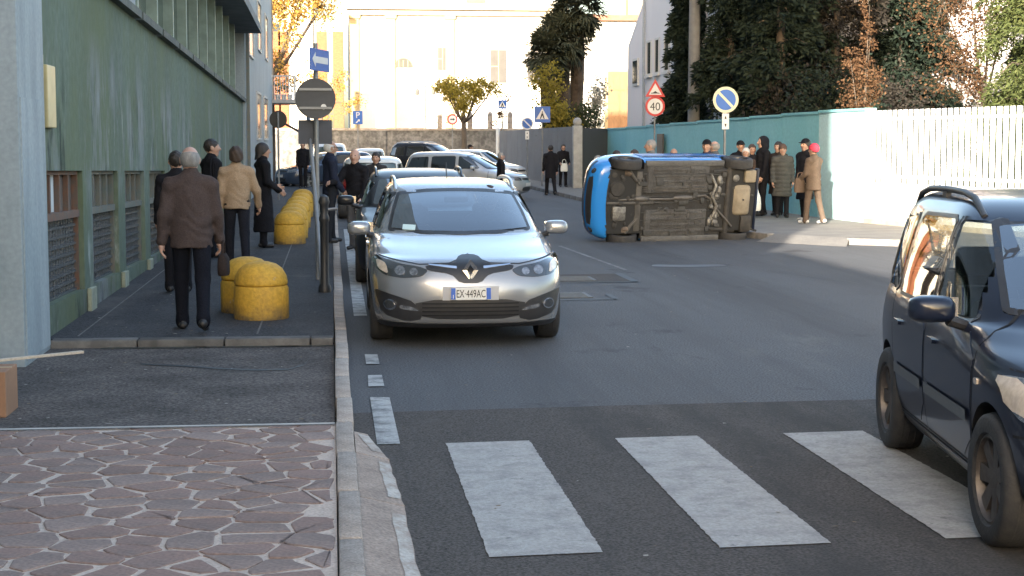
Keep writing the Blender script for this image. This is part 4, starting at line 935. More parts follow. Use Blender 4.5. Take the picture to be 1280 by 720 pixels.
# ---- silver estate car facing the viewer
silver = paint('silver_paint', (.27, .275, .285), .5, .25)
EST = [(0.19, 0.13, 4.4, 0.835, 7, 5, 0.1, 0.12), (0.235, 0.045, 4.48, 0.865, 7, 5, 0.12, 0.14), (0.33, 0.01, 4.53, 0.885, 7, 5, 0.136, 0.16), (0.46, 0.0, 4.56, 0.893, 7, 4, 0.143, 0.16), (0.58, 0.015, 4.56, 0.902, 7, 4, 0.149, 0.15), (0.67, 0.05, 4.55, 0.9, 7, 4, 0.161, 0.15), (0.74, 0.1, 4.53, 0.895, 7, 4, 0.174, 0.15), (0.785, 0.19, 4.52, 0.888, 7, 4, 0.186, 0.14), (0.82, 0.34, 4.51, 0.882, 5.2, 4.5, 0.209, 0.14), (0.865, 0.58, 4.5, 0.874, 5.2, 5, 0.194, 0.14), (0.91, 0.84, 4.49, 0.862, 5, 5, 0.26, 0.14), (0.95, 1.05, 4.48, 0.845, 5, 5, 0.24, 0.14), (0.975, 1.16, 4.47, 0.825, 5, 5, 0.22, 0.14), (1.04, 1.27, 4.45, 0.8, 5, 5, 0.2, 0.13), (1.14, 1.46, 4.4, 0.765, 5, 5, 0.19, 0.12), (1.24, 1.67, 4.34, 0.727, 5, 5, 0.18, 0.11), (1.32, 1.86, 4.27, 0.693, 5, 5, 0.17, 0.1), (1.38, 2.03, 4.19, 0.655, 5, 5, 0.15, 0.09), (1.425, 2.22, 4.08, 0.59, 4.6, 4.6, 0.1, 0.07), (1.45, 2.48, 3.88, 0.47, 4, 4, 0.05, 0.04), (1.46, 2.75, 3.6, 0.3, 3, 3, 0, 0)]
A = Car('parked_car', EST, 2.3, silver, [(.88, .315, .775), (3.58, .315, .775)], 'silver estate car with roof rails standing beside the kerb facing the zebra crossing', sub=5, nq=38, ra=.355)
A.root.location = (1.22, 14.12, 0); A.root.rotation_euler.z = R(-.6)
A.window('windscreen', [(-.70, .99), (-.35, .968), (0, .962), (.35, .968), (.70, .99), (.655, 1.16), (.585, 1.345), (.3, 1.375), (0, 1.382), (-.3, 1.375), (-.585, 1.345), (-.655, 1.16)], 'front', wglass, see=True, border=.03)
A.window('rear_window', [(-.62, 1.03), (.62, 1.03), (.54, 1.33), (-.54, 1.33)], 'rear', sglass, see=True)
for v in ('left', 'right'):
    d1 = A.panel('door', [(1.22, .32), (2.27, .32), (2.3, .6), (2.3, .955), (1.45, .945), (1.2, .93)], v, .003, silver, rnd=1); A.strip('door_seam', [(1.19, .93), (1.2, .3), (2.29, .3), (2.32, .95)], v, .012, .0015, seamm)
    d2 = A.panel('door', [(2.34, .32), (3.12, .32), (3.3, .62), (3.36, .96), (2.34, .955)], v, .003, silver, rnd=1); A.strip('door_seam', [(2.32, .3), (3.14, .3), (3.32, .62), (3.38, .95)], v, .012, .0015, seamm)
    A.window('side_window', [(1.62, 1.0), (2.26, 1.0), (2.26, 1.34), (2.12, 1.345), (1.85, 1.2)], v, sglass, d1, see=True, rnd=1); A.window('side_window', [(2.34, 1.0), (3.2, 1.01), (3.2, 1.335), (2.34, 1.345)], v, sglass, d2, see=True, rnd=1)
    A.window('quarter_window', [(3.28, 1.01), (4.1, 1.05), (3.95, 1.27), (3.28, 1.33)], v, sglass, see=True, rnd=1)
    for d, y in ((d1, 2.08), (d2, 3.08)): A.panel('handle', [(y-.1, .82), (y+.1, .825), (y+.1, .85), (y-.1, .845)], v, .022, silver, d, rnd=1, rim=.022)
    A.strip('sill', [(1.25, .25), (3.2, .25)], v, .08, .006, blackp)
sgn = lambda poly, s: [(x*s, z) for x, z in poly]
for s in (-1, 1):
    hl = A.panel('headlight', sgn([(.37, .705), (.43, .65), (.6, .635), (.76, .655), (.84, .72), (.875, .80), (.82, .81), (.62, .755), (.45, .735)], s), 'front', .006, lampd, rnd=2, step=.03)
    for cx, cz, r_ in ((.5, .688, .032), (.62, .697, .04)):
        A.panel('reflector', [(s*cx+r_*1.15*math.cos(a), cz+r_*math.sin(a)) for a in [k*.524 for k in range(12)]], 'front', .012, lampg, hl, step=.02)
    A.panel('indicator', sgn([(.72, .665), (.81, .71), (.825, .785), (.74, .755)], s), 'front', .011, ambl, hl, rnd=1, step=.03)
    A.panel('fog_recess', sgn([(.42, .28), (.56, .25), (.78, .31), (.845, .51), (.82, .525), (.64, .475), (.5, .43)], s), 'front', .004, blackp, rnd=1, step=.03)
    fp, fn = A.hit('front', s*.66, .385)
    fl = A.panel('fog_lamp', [(s*.71+.055*math.cos(a), .40+.05*math.sin(a)) for a in [k*.524 for k in range(12)]], 'front', .012, chrome, step=.02); A.panel('fog_lens', [(s*.71+.043*math.cos(a), .40+.038*math.sin(a)) for a in [k*.524 for k in range(12)]], 'front', .016, lampd, fl, step=.02)
    A.panel('daytime_light', sgn([(.45, .345), (.62, .365), (.63, .405), (.51, .385)], s), 'front', .012, lampg, rnd=1, step=.02)
    A.panel('grille_bar', sgn([(.12, .715), (.36, .742), (.37, .752), (.12, .735)], s), 'front', .014, chrome, step=.03)
    mirror(A, .955, 1.62, 1.0, s, silver)
A.panel('upper_grille', [(-.4, .745), (-.38, .705), (-.17, .675), (-.09, .595), (.09, .595), (.17, .675), (.38, .705), (.4, .745), (.15, .755), (.08, .825), (-.08, .825), (-.15, .755)], 'front', .006, blackp, rnd=1, step=.03)
lg = A.panel('lower_grille', [(-.5, .45), (-.45, .275), (.45, .275), (.5, .45)], 'front', .004, blackp, rnd=1, step=.04)
for k in range(4): A.strip('grille_slat', [(-.43, .31+.035*k), (.43, .31+.035*k)], 'front', .012, .012, seamm, lg)
A.panel('bumper_lip', [(-.82, .196), (.82, .196), (.8, .25), (.4, .235), (-.4, .235), (-.8, .25)], 'front', .008, blackp, step=.04)
A.panel('plate_backing', [(-.25, .445), (.25, .445), (.25, .565), (-.25, .565)], 'front', .006, mat('plate_surround', (.33, .33, .34), .5), step=.05)
plate(A, 'EX·449AC', 0, .505)
p, n = A.hit('front', 0, .71)       # diamond badge
b = MB(); yb = p.y-.035; dm = lambda w, h: [(0, h), (w, 0), (0, -h), (-w, 0)]
for o_, i_, y0, y1 in ((dm(.072, .098), dm(.03, .05), yb-.012, yb+.04),):
    V = [(x, y0, .71+z) for x, z in o_]+[(x, y0+.004, .71+z) for x, z in i_]+[(x, y1, .71+z) for x, z in o_]+[(x, y1, .71+z) for x, z in i_]
    b.add(V, [(k, (k+1) % 4, 4+(k+1) % 4, 4+k) for k in range(4)]+[(k, 8+k, 8+(k+1) % 4, (k+1) % 4) for k in range(4)]+[(4+k, 4+(k+1) % 4, 12+(k+1) % 4, 12+k) for k in range(4)])
b.build('badge', chrome, A.root)
A.strip('bonnet_seam', [(-.8, .81), (-.45, .755), (-.18, .765), (0, .83), (.18, .765), (.45, .755), (.8, .81)], 'front', .008, .0015, seamm)
A.panel('windscreen_sticker', [(-.56, 1.005), (-.44, 1.0), (-.43, 1.045), (-.55, 1.05)], 'front', .005, mat('sticker', (.5, .65, .66), .6), step=.05)
A.panel('tow_cap', [(-.5+.035*math.cos(a), .535+.035*math.sin(a)) for a in [k*.628 for k in range(10)]], 'front', .003, silver, step=.03)
for s in (-1, 1): b = MB(); b.tube([(s*.1, 1.2, 1.0), (s*.1+.02, 1.22, 1.01), (s*.1+.5*(1 if s > 0 else 1.1), 1.3, 1.02)], .01, 6)
rails(A, .60, 2.2, 3.95, mat('rail_silver', (.55, .55, .56), .3, metal=.8), .055)
A.add_wheels(.9, .205, 5, rimm)
seats(A, (2.25,), (-.38, .38), .36); seats(A, (3.1,), (-.4, .4), .36)
b = MB(); b.box((-.74, 1.2, .72), (.74, 1.75, .93), bev=.06); b.build('dashboard', trim_in, A.root, smooth=40)
b = MB(); M_ = Matrix.Translation((.38, 1.78, .93)) @ Matrix.Rotation(R(-62), 4, 'X'); b.lathe([(.165, -.014), (.185, 0), (.165, .014), (.155, 0), (.165, -.014)], 28, M=M_, cap=False); b.box((-.16, -.02, -.01), (.16, .02, .01), M=M_); b.build('steering_wheel', trim_in, A.root, smooth=60)
b = MB(); b.box((-.78, 1.3, .3), (.78, 4.2, .34)); b.build('cabin_floor', trim_in, A.root)
b = MB(); b.box((-.12, 1.93, 1.24), (.12, 1.95, 1.3), bev=.008); b.build('rear_view_mirror', trim_in, A.root)
b = MB(); b.tube([(0, 3.5, 1.46), (0, 3.62, 1.62)], .006, 5); b.build('aerial', blackp, A.root)

# ---- dark blue people carrier at the right edge
navy = paint('navy_paint', (.008, .012, .026), .0, .3, .5, .2)
VAN = [(0.18, 0.32, 4.1, 0.72, 6.5, 4, 0.104, 0.1), (0.24, 0.1, 4.2, 0.8, 6.5, 4, 0.13, 0.12), (0.36, 0.01, 4.26, 0.845, 6.5, 4.4, 0.143, 0.12), (0.5, 0.0, 4.29, 0.862, 6.5, 4.6, 0.15, 0.12), (0.64, 0.03, 4.3, 0.87, 6.5, 4.8, 0.156, 0.12), (0.76, 0.08, 4.29, 0.87, 6.5, 5, 0.169, 0.12), (0.84, 0.17, 4.28, 0.866, 5.2, 5, 0.21, 0.12), (0.89, 0.32, 4.27, 0.86, 5.2, 5, 0.21, 0.12), (0.94, 0.56, 4.26, 0.852, 4.8, 5, 0.26, 0.12), (0.985, 0.78, 4.25, 0.84, 5, 5, 0.24, 0.12), (1.02, 0.93, 4.24, 0.826, 5, 5, 0.22, 0.12), (1.1, 1.06, 4.22, 0.805, 5, 5.4, 0.2, 0.12), (1.22, 1.27, 4.18, 0.775, 5, 5.4, 0.19, 0.11), (1.34, 1.5, 4.13, 0.742, 5, 5.4, 0.18, 0.1), (1.45, 1.72, 4.07, 0.708, 5, 5.4, 0.17, 0.09), (1.53, 1.92, 3.99, 0.67, 5, 5, 0.14, 0.08), (1.585, 2.14, 3.88, 0.6, 4.6, 4.6, 0.1, 0.06), (1.61, 2.4, 3.7, 0.48, 4, 4, 0.05, 0.03), (1.62, 2.7, 3.4, 0.3, 3, 3, 0, 0)]
Bc = Car('people_carrier', VAN, 2.2, navy, [(.82, .318, .765), (3.36, .318, .765)], 'dark blue people carrier with roof rails standing across the zebra crossing', sub=5, nq=36, ra=.365)
Bc.root.location = (3.71, 6.06, 0); Bc.root.rotation_euler.z = R(-8.5); Bc.root.scale = (1, .93, .97)
Bc.window('windscreen', [(-.70, 1.06), (-.35, 1.035), (0, 1.03), (.35, 1.035), (.70, 1.06), (.66, 1.25), (.59, 1.49), (.3, 1.52), (0, 1.525), (-.3, 1.52), (-.59, 1.49), (-.66, 1.25)], 'front', wglass, see=True, border=.03)
Bc.window('rear_window', [(-.64, 1.05), (.64, 1.05), (.56, 1.46), (-.56, 1.46)], 'rear', sglass, see=True)
for v in ('left', 'right'):
    d1 = Bc.panel('door', [(1.16, .34), (2.2, .34), (2.22, .98), (1.14, .96)], v, .003, navy, rnd=1); Bc.strip('door_seam', [(1.3, 1.2), (1.12, .96), (1.14, .32), (2.22, .32), (2.24, 1.0), (2.22, 1.5)], v, .012, .0015, seamm)
    d2 = Bc.panel('door', [(2.26, .34), (2.98, .34), (3.1, .62), (3.2, .98), (2.26, .98)], v, .003, navy, rnd=1); Bc.strip('door_seam', [(2.24, .32), (2.98, .32), (3.12, .62), (3.24, 1.0), (3.2, 1.5)], v, .012, .0015, seamm)
    Bc.window('side_window', [(1.34, 1.0), (2.2, .985), (2.2, 1.5), (1.95, 1.5), (1.62, 1.34)], v, sglass, d1, see=True, rnd=1); Bc.window('side_window', [(2.26, .985), (3.14, .99), (3.12, 1.49), (2.26, 1.505)], v, sglass, d2, see=True, rnd=1)
    Bc.window('quarter_window', [(3.2, .995), (4.06, 1.03), (3.88, 1.43), (3.2, 1.485)], v, sglass, see=True, rnd=1)
    Bc.strip('rub_strip', [(1.2, .56), (2.18, .56)], v, .06, .014, mat('rub_grey', (.12, .125, .13), .6), d1); Bc.strip('rub_strip', [(2.28, .56), (3.04, .56)], v, .06, .014, MATS['rub_grey'], d2)
    Bc.strip('sill', [(1.2, .25), (3.0, .25)], v, .1, .006, MATS['rub_grey'])
    for d, y in ((d1, 2.04), (d2, 2.98)): Bc.panel('handle', [(y-.09, .82), (y+.09, .82), (y+.09, .85), (y-.09, .85)], v, .022, navy, d, rnd=1, rim=.022)
    Bc.panel('side_indicator', [(1.0, .74), (1.06, .74), (1.06, .77), (1.0, .77)], v, .01, ambl, rnd=1)
    Bc.strip('bumper_seam', [(.2, .6), (.5, .58)], v, .012, .002, seamm)
for s in (-1, 1):
    Bc.panel('headlight', sgn([(.44, .62), (.8, .64), (.845, .72), (.84, .83), (.72, .84), (.44, .8)], s), 'front', .006, lampg, rnd=2, step=.03)
    Bc.panel('indicator', sgn([(.76, .66), (.84, .7), (.845, .82), (.78, .83)], s), 'front', .01, ambl, rnd=1, step=.03)
    Bc.panel('fog_lamp', [(s*.62+.06*math.cos(a), .40+.055*math.sin(a)) for a in [k*.524 for k in range(12)]], 'front', .008, lampg, step=.02)
    mirror(Bc, .98, 1.42, 1.06, s, navy)
    Bc.strip('bumper_strip', [(s*.3, .53), (s*.8, .53)], 'front', .03, .008, blackp)
Bc.panel('upper_grille', [(-.36, .66), (.36, .66), (.4, .79), (-.4, .79)], 'front', .006, blackp, rnd=1); Bc.panel('lower_grille', [(-.5, .28), (.5, .28), (.5, .42), (-.5, .42)], 'front', .005, blackp, rnd=1)
Bc.strip('bonnet_seam', [(-.8, .86), (-.4, .83), (.4, .83), (.8, .86)], 'front', .008, .0015, seamm)
rails(Bc, .605, 2.05, 3.9, mat('rail_black', (.03, .03, .033), .5), .045)
Bc.add_wheels(.87, .2, 7, mat('dirty_alloy', (.16, .14, .125), .5, metal=.7, ns=8, na=.7, col2=(.07, .06, .055)), steer=R(3))
seats(Bc, (2.1,), (-.36, .36), .45); seats(Bc, (3.0,), (-.36, .36), .45)
b = MB(); b.box((-.72, .98, .76), (.72, 1.5, .97), bev=.06); b.build('dashboard', trim_in, Bc.root, smooth=40)
b = MB(); b.box((-.76, 1.1, .34), (.76, 4.0, .38)); b.build('cabin_floor', trim_in, Bc.root)

# ---- light blue hatchback lying on its side
bluep = paint('sky_blue_paint', (.02, .19, .55), .0, .25)
HAT = [(0.19, 0.3, 3.4, 0.66, 7, 4, 0.07, 0.1), (0.23, 0.12, 3.46, 0.73, 7, 4.5, 0.09, 0.1), (0.34, 0.02, 3.51, 0.768, 7, 4.6, 0.1, 0.1), (0.5, 0.0, 3.53, 0.78, 7, 4.8, 0.11, 0.1), (0.66, 0.03, 3.54, 0.788, 7, 5, 0.12, 0.1), (0.78, 0.08, 3.53, 0.786, 7, 5, 0.13, 0.1), (0.86, 0.18, 3.52, 0.78, 5.2, 5, 0.156, 0.1), (0.92, 0.38, 3.51, 0.77, 4.8, 5, 0.24, 0.1), (0.97, 0.62, 3.5, 0.758, 5, 5, 0.22, 0.1), (1.01, 0.82, 3.49, 0.745, 5, 5, 0.2, 0.1), (1.12, 1.0, 3.47, 0.72, 5, 5.4, 0.18, 0.1), (1.26, 1.22, 3.44, 0.69, 5, 5.4, 0.17, 0.1), (1.38, 1.42, 3.4, 0.66, 5, 5.4, 0.15, 0.09), (1.46, 1.6, 3.34, 0.62, 5, 5, 0.12, 0.08), (1.51, 1.82, 3.22, 0.54, 4.6, 4.6, 0.08, 0.05), (1.535, 2.1, 3.0, 0.4, 4, 4, 0.04, 0.02), (1.54, 2.3, 2.8, 0.25, 3, 3, 0, 0)]
Pn = Car('overturned_car', HAT, 1.8, bluep, [(.70, .285, .70), (3.0, .285, .70)], 'light blue hatchback lying on its side with its dirty underside exposed in the road', sub=4, nq=32, ra=.34)
M_ = Matrix(((0, .971, -.239, 4.72), (0, .239, .971, 28.85), (1, 0, 0, .785), (0, 0, 0, 1)))
Pn.root.matrix_world = M_ @ Matrix.Translation((-.78, 0, .35)) @ Matrix.Rotation(R(9), 4, 'Y') @ Matrix.Translation((.78, 0, -.35))
Pn.window('windscreen', [(-.62, 1.06), (0, 1.03), (.62, 1.06), (.54, 1.42), (0, 1.45), (-.54, 1.42)], 'front', darkgl); Pn.window('rear_window', [(-.58, 1.05), (.58, 1.05), (.52, 1.4), (-.52, 1.4)], 'rear', darkgl)
for v in ('left', 'right'):
    d1 = Pn.panel('door', [(1.1, .33), (2.0, .33), (2.02, .99), (1.08, .97)], v, .003, bluep, rnd=1); Pn.strip('door_seam', [(1.06, .97), (1.08, .31), (2.02, .31), (2.04, 1.0)], v, .012, .0015, seamm)
    d2 = Pn.panel('door', [(2.06, .33), (2.62, .33), (2.76, .62), (2.84, .99), (2.06, .99)], v, .003, bluep, rnd=1)
    Pn.window('side_window', [(1.3, 1.05), (2.0, 1.04), (2.0, 1.42), (1.66, 1.42)], v, darkgl, d1, rnd=1); Pn.window('side_window', [(2.08, 1.04), (2.8, 1.05), (2.8, 1.41), (2.08, 1.42)], v, darkgl, d2, rnd=1); Pn.window('quarter_window', [(2.9, 1.08), (3.34, 1.1), (3.28, 1.36), (2.9, 1.38)], v, darkgl, rnd=1)
    Pn.strip('rub_strip', [(1.12, .5), (2.62, .5)], v, .06, .012, blackp)
for s in (-1, 1):
    Pn.panel('headlight', sgn([(.42, .62), (.7, .64), (.76, .8), (.68, .86), (.46, .8)], s), 'front', .006, lampg, rnd=2, step=.03)
    Pn.panel('fog_lamp', [(s*.55+.05*math.cos(a), .36+.05*math.sin(a)) for a in [k*.524 for k in range(12)]], 'front', .008, lampd, step=.02)
    mirror(Pn, .9, 1.25, 1.06, s, blackp) if s < 0 else None
Pn.panel('lower_grille', [(-.46, .29), (.46, .29), (.42, .44), (-.42, .44)], 'front', .006, blackp, rnd=1); Pn.panel('upper_grille', [(-.36, .68), (.36, .68), (.36, .78), (-.36, .78)], 'front', .006, blackp, rnd=1)
Pn.strip('bumper_strip', [(-.7, .53), (-.3, .53), (.3, .53), (.7, .53)], 'front', .06, .012, blackp)
plate(Pn, 'DK 718 RW', 0, .56) if False else None
# underside
und2 = mat('underseal', (.07, .07, .069), .85, ns=4, na=.9, col2=(.035, .032, .03), lo=.36, hi=.66, na2=(35, .25), bump=.4, bs=25)
sooty = mat('sooty_metal', (.026, .025, .024), .7, metal=.2, ns=9, na=.8, col2=(.05, .045, .04)); alum = mat('raw_alloy', (.22, .215, .2), .5, metal=.6, ns=14, na=.9, col2=(.1, .095, .09), bump=.8, bs=18)
tankm = mat('spare_well', (.24, .205, .15), .8, ns=6, na=.7, col2=(.16, .135, .1)); pipe = mat('exhaust_pipe', (.12, .11, .1), .55, metal=.5, ns=8, na=.7)
def up(name, fn, m, sm=40): b = MB(); fn(b); return b.build(name, m, Pn.root, smooth=sm)
def fl(b):       # pressed floor halves with ribs
    for xa, xb in ((.16, .66), (-.66, -.16)):
        b.box((xa, 1.08, .165), (xb, 2.36, .2), bev=.012)
        for k in range(4): x = xa+.08+k*.11; b.box((x, 1.15, .15), (x+.045, 2.28, .17), bev=.006)
        b.box((xa, 1.1, .148), (xb, 1.2, .168), bev=.006); b.box((xa, 1.95, .15), (xb, 2.02, .17), bev=.006)
up('floor_pan', fl, und2)
up('floor_tunnel', lambda b: b.box((-.15, 1.02, .195), (.15, 2.42, .24), bev=.01), sooty)
for sg in (-1, 1): up('sill_rail', lambda b: (b.box((sg*.71-.05, 1.05, .16), (sg*.71+.05, 2.66, .22), bev=.015), [b.box((sg*.71-.012, 1.1+.1*k, .145), (sg*.71+.012, 1.14+.1*k, .162)) for k in range(16)]), mat('sill_grey', (.1, .1, .1), .8, ns=6, na=.6))
up('exhaust', lambda b: (b.tube([(.03, .55, .2), (.04, .9, .17), (.04, 1.6, .17), (.1, 2.3, .17), (.02, 2.45, .18), (-.2, 2.6, .17), (-.35, 2.75, .14), (-.5, 2.9, .15)], .024, 10), b.ell((.05, 1.0, .17), (.06, .16, .05)), b.ell((.06, 1.85, .165), (.055, .22, .045))), pipe)
up('silencer', lambda b: (b.box((-.62, 3.08, .12), (-.28, 3.32, .25), bev=.05), b.tube([(-.55, 3.3, .18), (-.6, 3.46, .18)], .022, 8)), sooty)
def hs(b):
    rs = random.Random(5)
    for k in range(15): b.ell((rs.uniform(-.42, .4), rs.uniform(2.42, 2.62), rs.uniform(.17, .22)), (rs.uniform(.05, .1), rs.uniform(.04, .08), rs.uniform(.03, .06)), 10)
    b.tube([(.5, 2.4, .18), (.3, 2.5, .13), (.1, 2.43, .12), (-.1, 2.55, .14), (-.3, 2.48, .13)], .03, 8)
up('heat_shield', hs, alum)
up('fuel_tank', lambda b: b.box((-.4, 2.4, .2), (.45, 2.66, .3), bev=.04), sooty)
up('rear_axle', lambda b: (b.tube([(-.62, 2.78, .19), (.62, 2.78, .19)], .06, 12), [b.tube([(s*.55, 2.45, .2), (s*.57, 2.8, .2), (s*.6, 3.0, .26)], .045, 8) for s in (-1, 1)], [b.lathe([(0, 0), (.06, 0), (.06, .2), (0, .2)], 14, M=Matrix.Translation((s*.5, 2.92, .2))) for s in (-1, 1)]), sooty)
up('spare_wheel_well', lambda b: (b.box((-.3, 2.9, .12), (.3, 3.27, .3), bev=.085), b.ell((.0, 3.08, .13), (.2, .13, .035), 14)), tankm, 60)
up('drain_plug', lambda b: b.lathe([(0, .085), (.02, .085), (.02, .1), (0, .1)], 10, M=Matrix.Translation((.02, 3.08, 0))), blackp)
up('canister', lambda b: b.box((.34, 3.1, .12), (.58, 3.34, .24), bev=.03), tankm)
up('rear_bumper_edge', lambda b: b.box((-.6, 3.36, .16), (.6, 3.42, .26), bev=.02), navy)
up('coil_spring', lambda b: [b.lathe([(.05, z), (.07, z+.01), (.05, z+.02)], 12, M=Matrix.Translation((.42, 2.93, 0))) for z in (.15, .18, .21, .24)], alum)
brack = mat('floor_bracket', (.05, .05, .049), .8, ns=9, na=.7)
def clutter(b):        # brackets, clips, cables and mud lumps over the floor
    rs = random.Random(21)
    for k in range(46):
        x, y = rs.uniform(-.62, .62), rs.uniform(1.0, 2.7); w, l, h = rs.uniform(.01, .05), rs.uniform(.01, .08), rs.uniform(.012, .035); b.box((x-w, y-l, .15-h*.4), (x+w, y+l, .168), bev=.004)
    for k in range(9):
        x = rs.uniform(-.6, .6); b.tube([(x+rs.uniform(-.04, .04), 1.0+.2*j, .158+rs.uniform(-.006, .006)) for j in range(9)], .007, 5)
    for k in range(30): c = (rs.uniform(-.6, .6), rs.uniform(.35, 3.3), rs.uniform(.15, .19)); r_ = rs.uniform(.015, .05); b.ell(c, (r_, r_*rs.uniform(.7, 2), r_*.6), 8)
stuff(up('floor_fittings', clutter, brack))
up('engine_bay_shade', lambda b: b.box((-.6, .34, .178), (.6, 1.05, .186)), mat('bay_shade_black', (.01, .01, .01), .7)); up('rear_bay_shade', lambda b: b.box((-.58, 2.38, .178), (.58, 3.36, .186)), MATS['bay_shade_black'])  # flat black plates: the shade inside the open bays put into colour
def eng(b):
    rs = random.Random(9)
    b.box((-.45, .36, .2), (.05, .85, .3), bev=.04); b.box((.08, .4, .19), (.4, .8, .3), bev=.05)
    b.lathe([(0, .14), (.13, .14), (.16, .19), (.16, .3), (0, .3)], 18, M=Matrix.Translation((.24, .5, 0)))
    for k in range(26): c = (rs.uniform(-.5, .5), rs.uniform(.36, .98), rs.uniform(.17, .24)); r_ = rs.uniform(.025, .085); b.ell(c, (r_*rs.uniform(.7, 1.5), r_, r_*.7), 9)
up('engine', eng, sooty)
up('sump', lambda b: b.box((-.36, .42, .13), (-.08, .7, .22), bev=.04), alum)
up('subframe', lambda b: (b.box((-.56, .88, .165), (.56, 1.0, .2), bev=.015), b.box((-.05, .3, .15), (.0, 1.25, .18), bev=.01), [b.tube([(s*.32, .95, .18), (s*.45, .82, .18), (s*.6, .72, .19)], .035, 8) for s in (-1, 1)], [b.tube([(s*.1, .68, .24), (s*.62, .7, .26)], .022, 8) for s in (-1, 1)]), mat('subframe_steel', (.09, .085, .078), .7, metal=.3, ns=7, na=.8))
up('steering_rack', lambda b: (b.tube([(-.6, .86, .22), (.6, .86, .22)], .02, 8), b.tube([(-.3, .86, .22), (.3, .86, .22)], .032, 8)), alum)
up('fuel_line', lambda b: [b.tube([(.2+.03*k, 1.0, .16), (.2+.03*k, 1.6, .158), (.24+.03*k, 2.3, .16)], .008, 6) for k in range(3)], pipe)
for s in (-1, 1): up('hub_carrier', lambda b: (b.lathe([(.05, s*.5), (.12, s*.52), (.12, s*.58), (.05, s*.6)], 18, axis='x', M=Matrix.Translation((0, .7, .28))), b.ell((s*.52, .72, .22), (.06, .1, .08), 12)), mat('rusty_hub', (.16, .12, .09), .75, metal=.3, ns=14, na=.8, col2=(.06, .05, .045)))
Pn.add_wheels(.788, .175, 6, steelr)

# ---- the other cars, plainer
def plain_car(name, rows, yc, wheels, pm, label, loc, rz, scale=(1, 1, 1), kind='hatch', rail=None, group=None):
    c = Car(name, rows, yc, pm, wheels, label, 'car', group, sub=3, nq=24, ra=None); top = rows[-1][0]; L = rows[4][2]
    H = {'est': EST, 'van': VAN, 'hat': HAT}[kind]
    if kind == 'est': ws, we, zb, zt_ = (-.68, .985), .58, 1.0, 1.345; sw = [[(1.6, 1.0), (2.26, 1.0), (2.26, 1.34), (1.95, 1.3)], [(2.34, 1.0), (3.2, 1.01), (3.2, 1.335), (2.34, 1.345)], [(3.28, 1.01), (4.1, 1.05), (3.95, 1.27), (3.28, 1.33)]]; dl = [(1.19, .3, 2.3), (2.3, .3, 3.3)]
    elif kind == 'van': ws, we, zb, zt_ = (-.69, 1.05), .59, 1.04, 1.49; sw = [[(1.42, 1.06), (2.18, 1.04), (2.18, 1.48), (1.8, 1.43)], [(2.28, 1.04), (3.14, 1.05), (3.12, 1.47), (2.28, 1.485)], [(3.24, 1.05), (4.02, 1.08), (3.86, 1.42), (3.24, 1.46)]]; dl = [(1.12, .32, 2.22), (2.22, .32, 3.1)]
    else: ws, we, zb, zt_ = (-.61, 1.05), .54, 1.04, 1.42; sw = [[(1.3, 1.05), (2.0, 1.04), (2.0, 1.42), (1.66, 1.42)], [(2.08, 1.04), (2.8, 1.05), (2.8, 1.41), (2.08, 1.42)], [(2.9, 1.08), (3.34, 1.1), (3.28, 1.36), (2.9, 1.38)]]; dl = [(1.06, .32, 2.03), (2.03, .32, 2.75)]
    c.window('windscreen', [(ws[0], ws[1]), (0, ws[1]-.02), (-ws[0], ws[1]), (we, zt_), (0, zt_+.03), (-we, zt_)], 'front', darkgl, rnd=1); c.window('rear_window', [(ws[0]+.08, zb+.02), (-ws[0]-.08, zb+.02), (we-.04, zt_-.03), (-we+.04, zt_-.03)], 'rear', mat('rear_glass', (.05, .075, .075), .05, coat=1), rnd=1)
    for v in ('left', 'right'):
        for k, q in enumerate(sw): c.window('side_window' if k < 2 else 'quarter_window', q, v, darkgl, rnd=1)
        for a, z, e in dl: c.strip('door_seam', [(a, zb-.05), (a, z), (e, z), (e, zb-.05)], v, .014, .002, seamm); c.panel('handle', [(e-.26, .84), (e-.08, .84), (e-.08, .865), (e-.26, .865)], v, .02, pm)
        c.strip('sill', [(dl[0][0], .26), (dl[1][2], .26)], v, .07, .006, blackp)
    W = rows[4][3]
    for s in (-1, 1):
        c.panel('headlight', sgn([(W*.5, .64), (W*.85, .66), (W*.96, .78), (W*.9, .81), (W*.5, .74)], s), 'front', .006, lampg, rnd=1); c.panel('tail_light', sgn([(W*.72, .72), (W*.97, .72), (W*.95, 1.0), (W*.8, 1.0)], s), 'rear', .008, redl, rnd=1)
        mirror(c, W+.1, (1.6 if kind != 'hat' else 1.3), zb+.05, s, pm)
    c.panel('lower_grille', [(-.45, .3), (.45, .3), (.42, .44), (-.42, .44)], 'front', .005, blackp, rnd=1); c.panel('upper_grille', [(-.36, .66), (.36, .66), (.38, .74), (-.38, .74)], 'front', .005, blackp, rnd=1); c.panel('bumper', [(-.6, .26), (.6, .26), (.6, .44), (-.6, .44)], 'rear', .008, blackp, rnd=1)
    for view, z in (('front', .52), ('rear', .62)):
        p, n = c.hit(view, 0, z); b = MB(); s = -1 if view == 'front' else 1; b.box((-.24, p.y+s*.012-.006, z-.055), (.24, p.y+s*.012+.006, z+.055)); b.build('number_plate', platew, c.root)
    if rail: rails(c, .6, 2.2, 3.9, rail, .06)
    c.add_wheels(W, .2, 5, rimm); c.root.location = loc; c.root.rotation_euler.z = rz; c.root.scale = scale; return c
EW = [(.88, .315, .79), (3.58, .315, .79)]; VW = [(.82, .318, .765), (3.36, .318, .765)]; HW = [(.7, .285, .7), (3.0, .285, .7)]
black_p = paint('graphite_paint', (.012, .013, .016), .0, .35, .25, .2); white_p = paint('white_paint', (.62, .63, .62), 0, .3); silv2 = paint('silver_grey_paint', (.42, .43, .44), .4, .3); dblue = paint('blue_grey_paint', (.03, .045, .075), .2, .25)
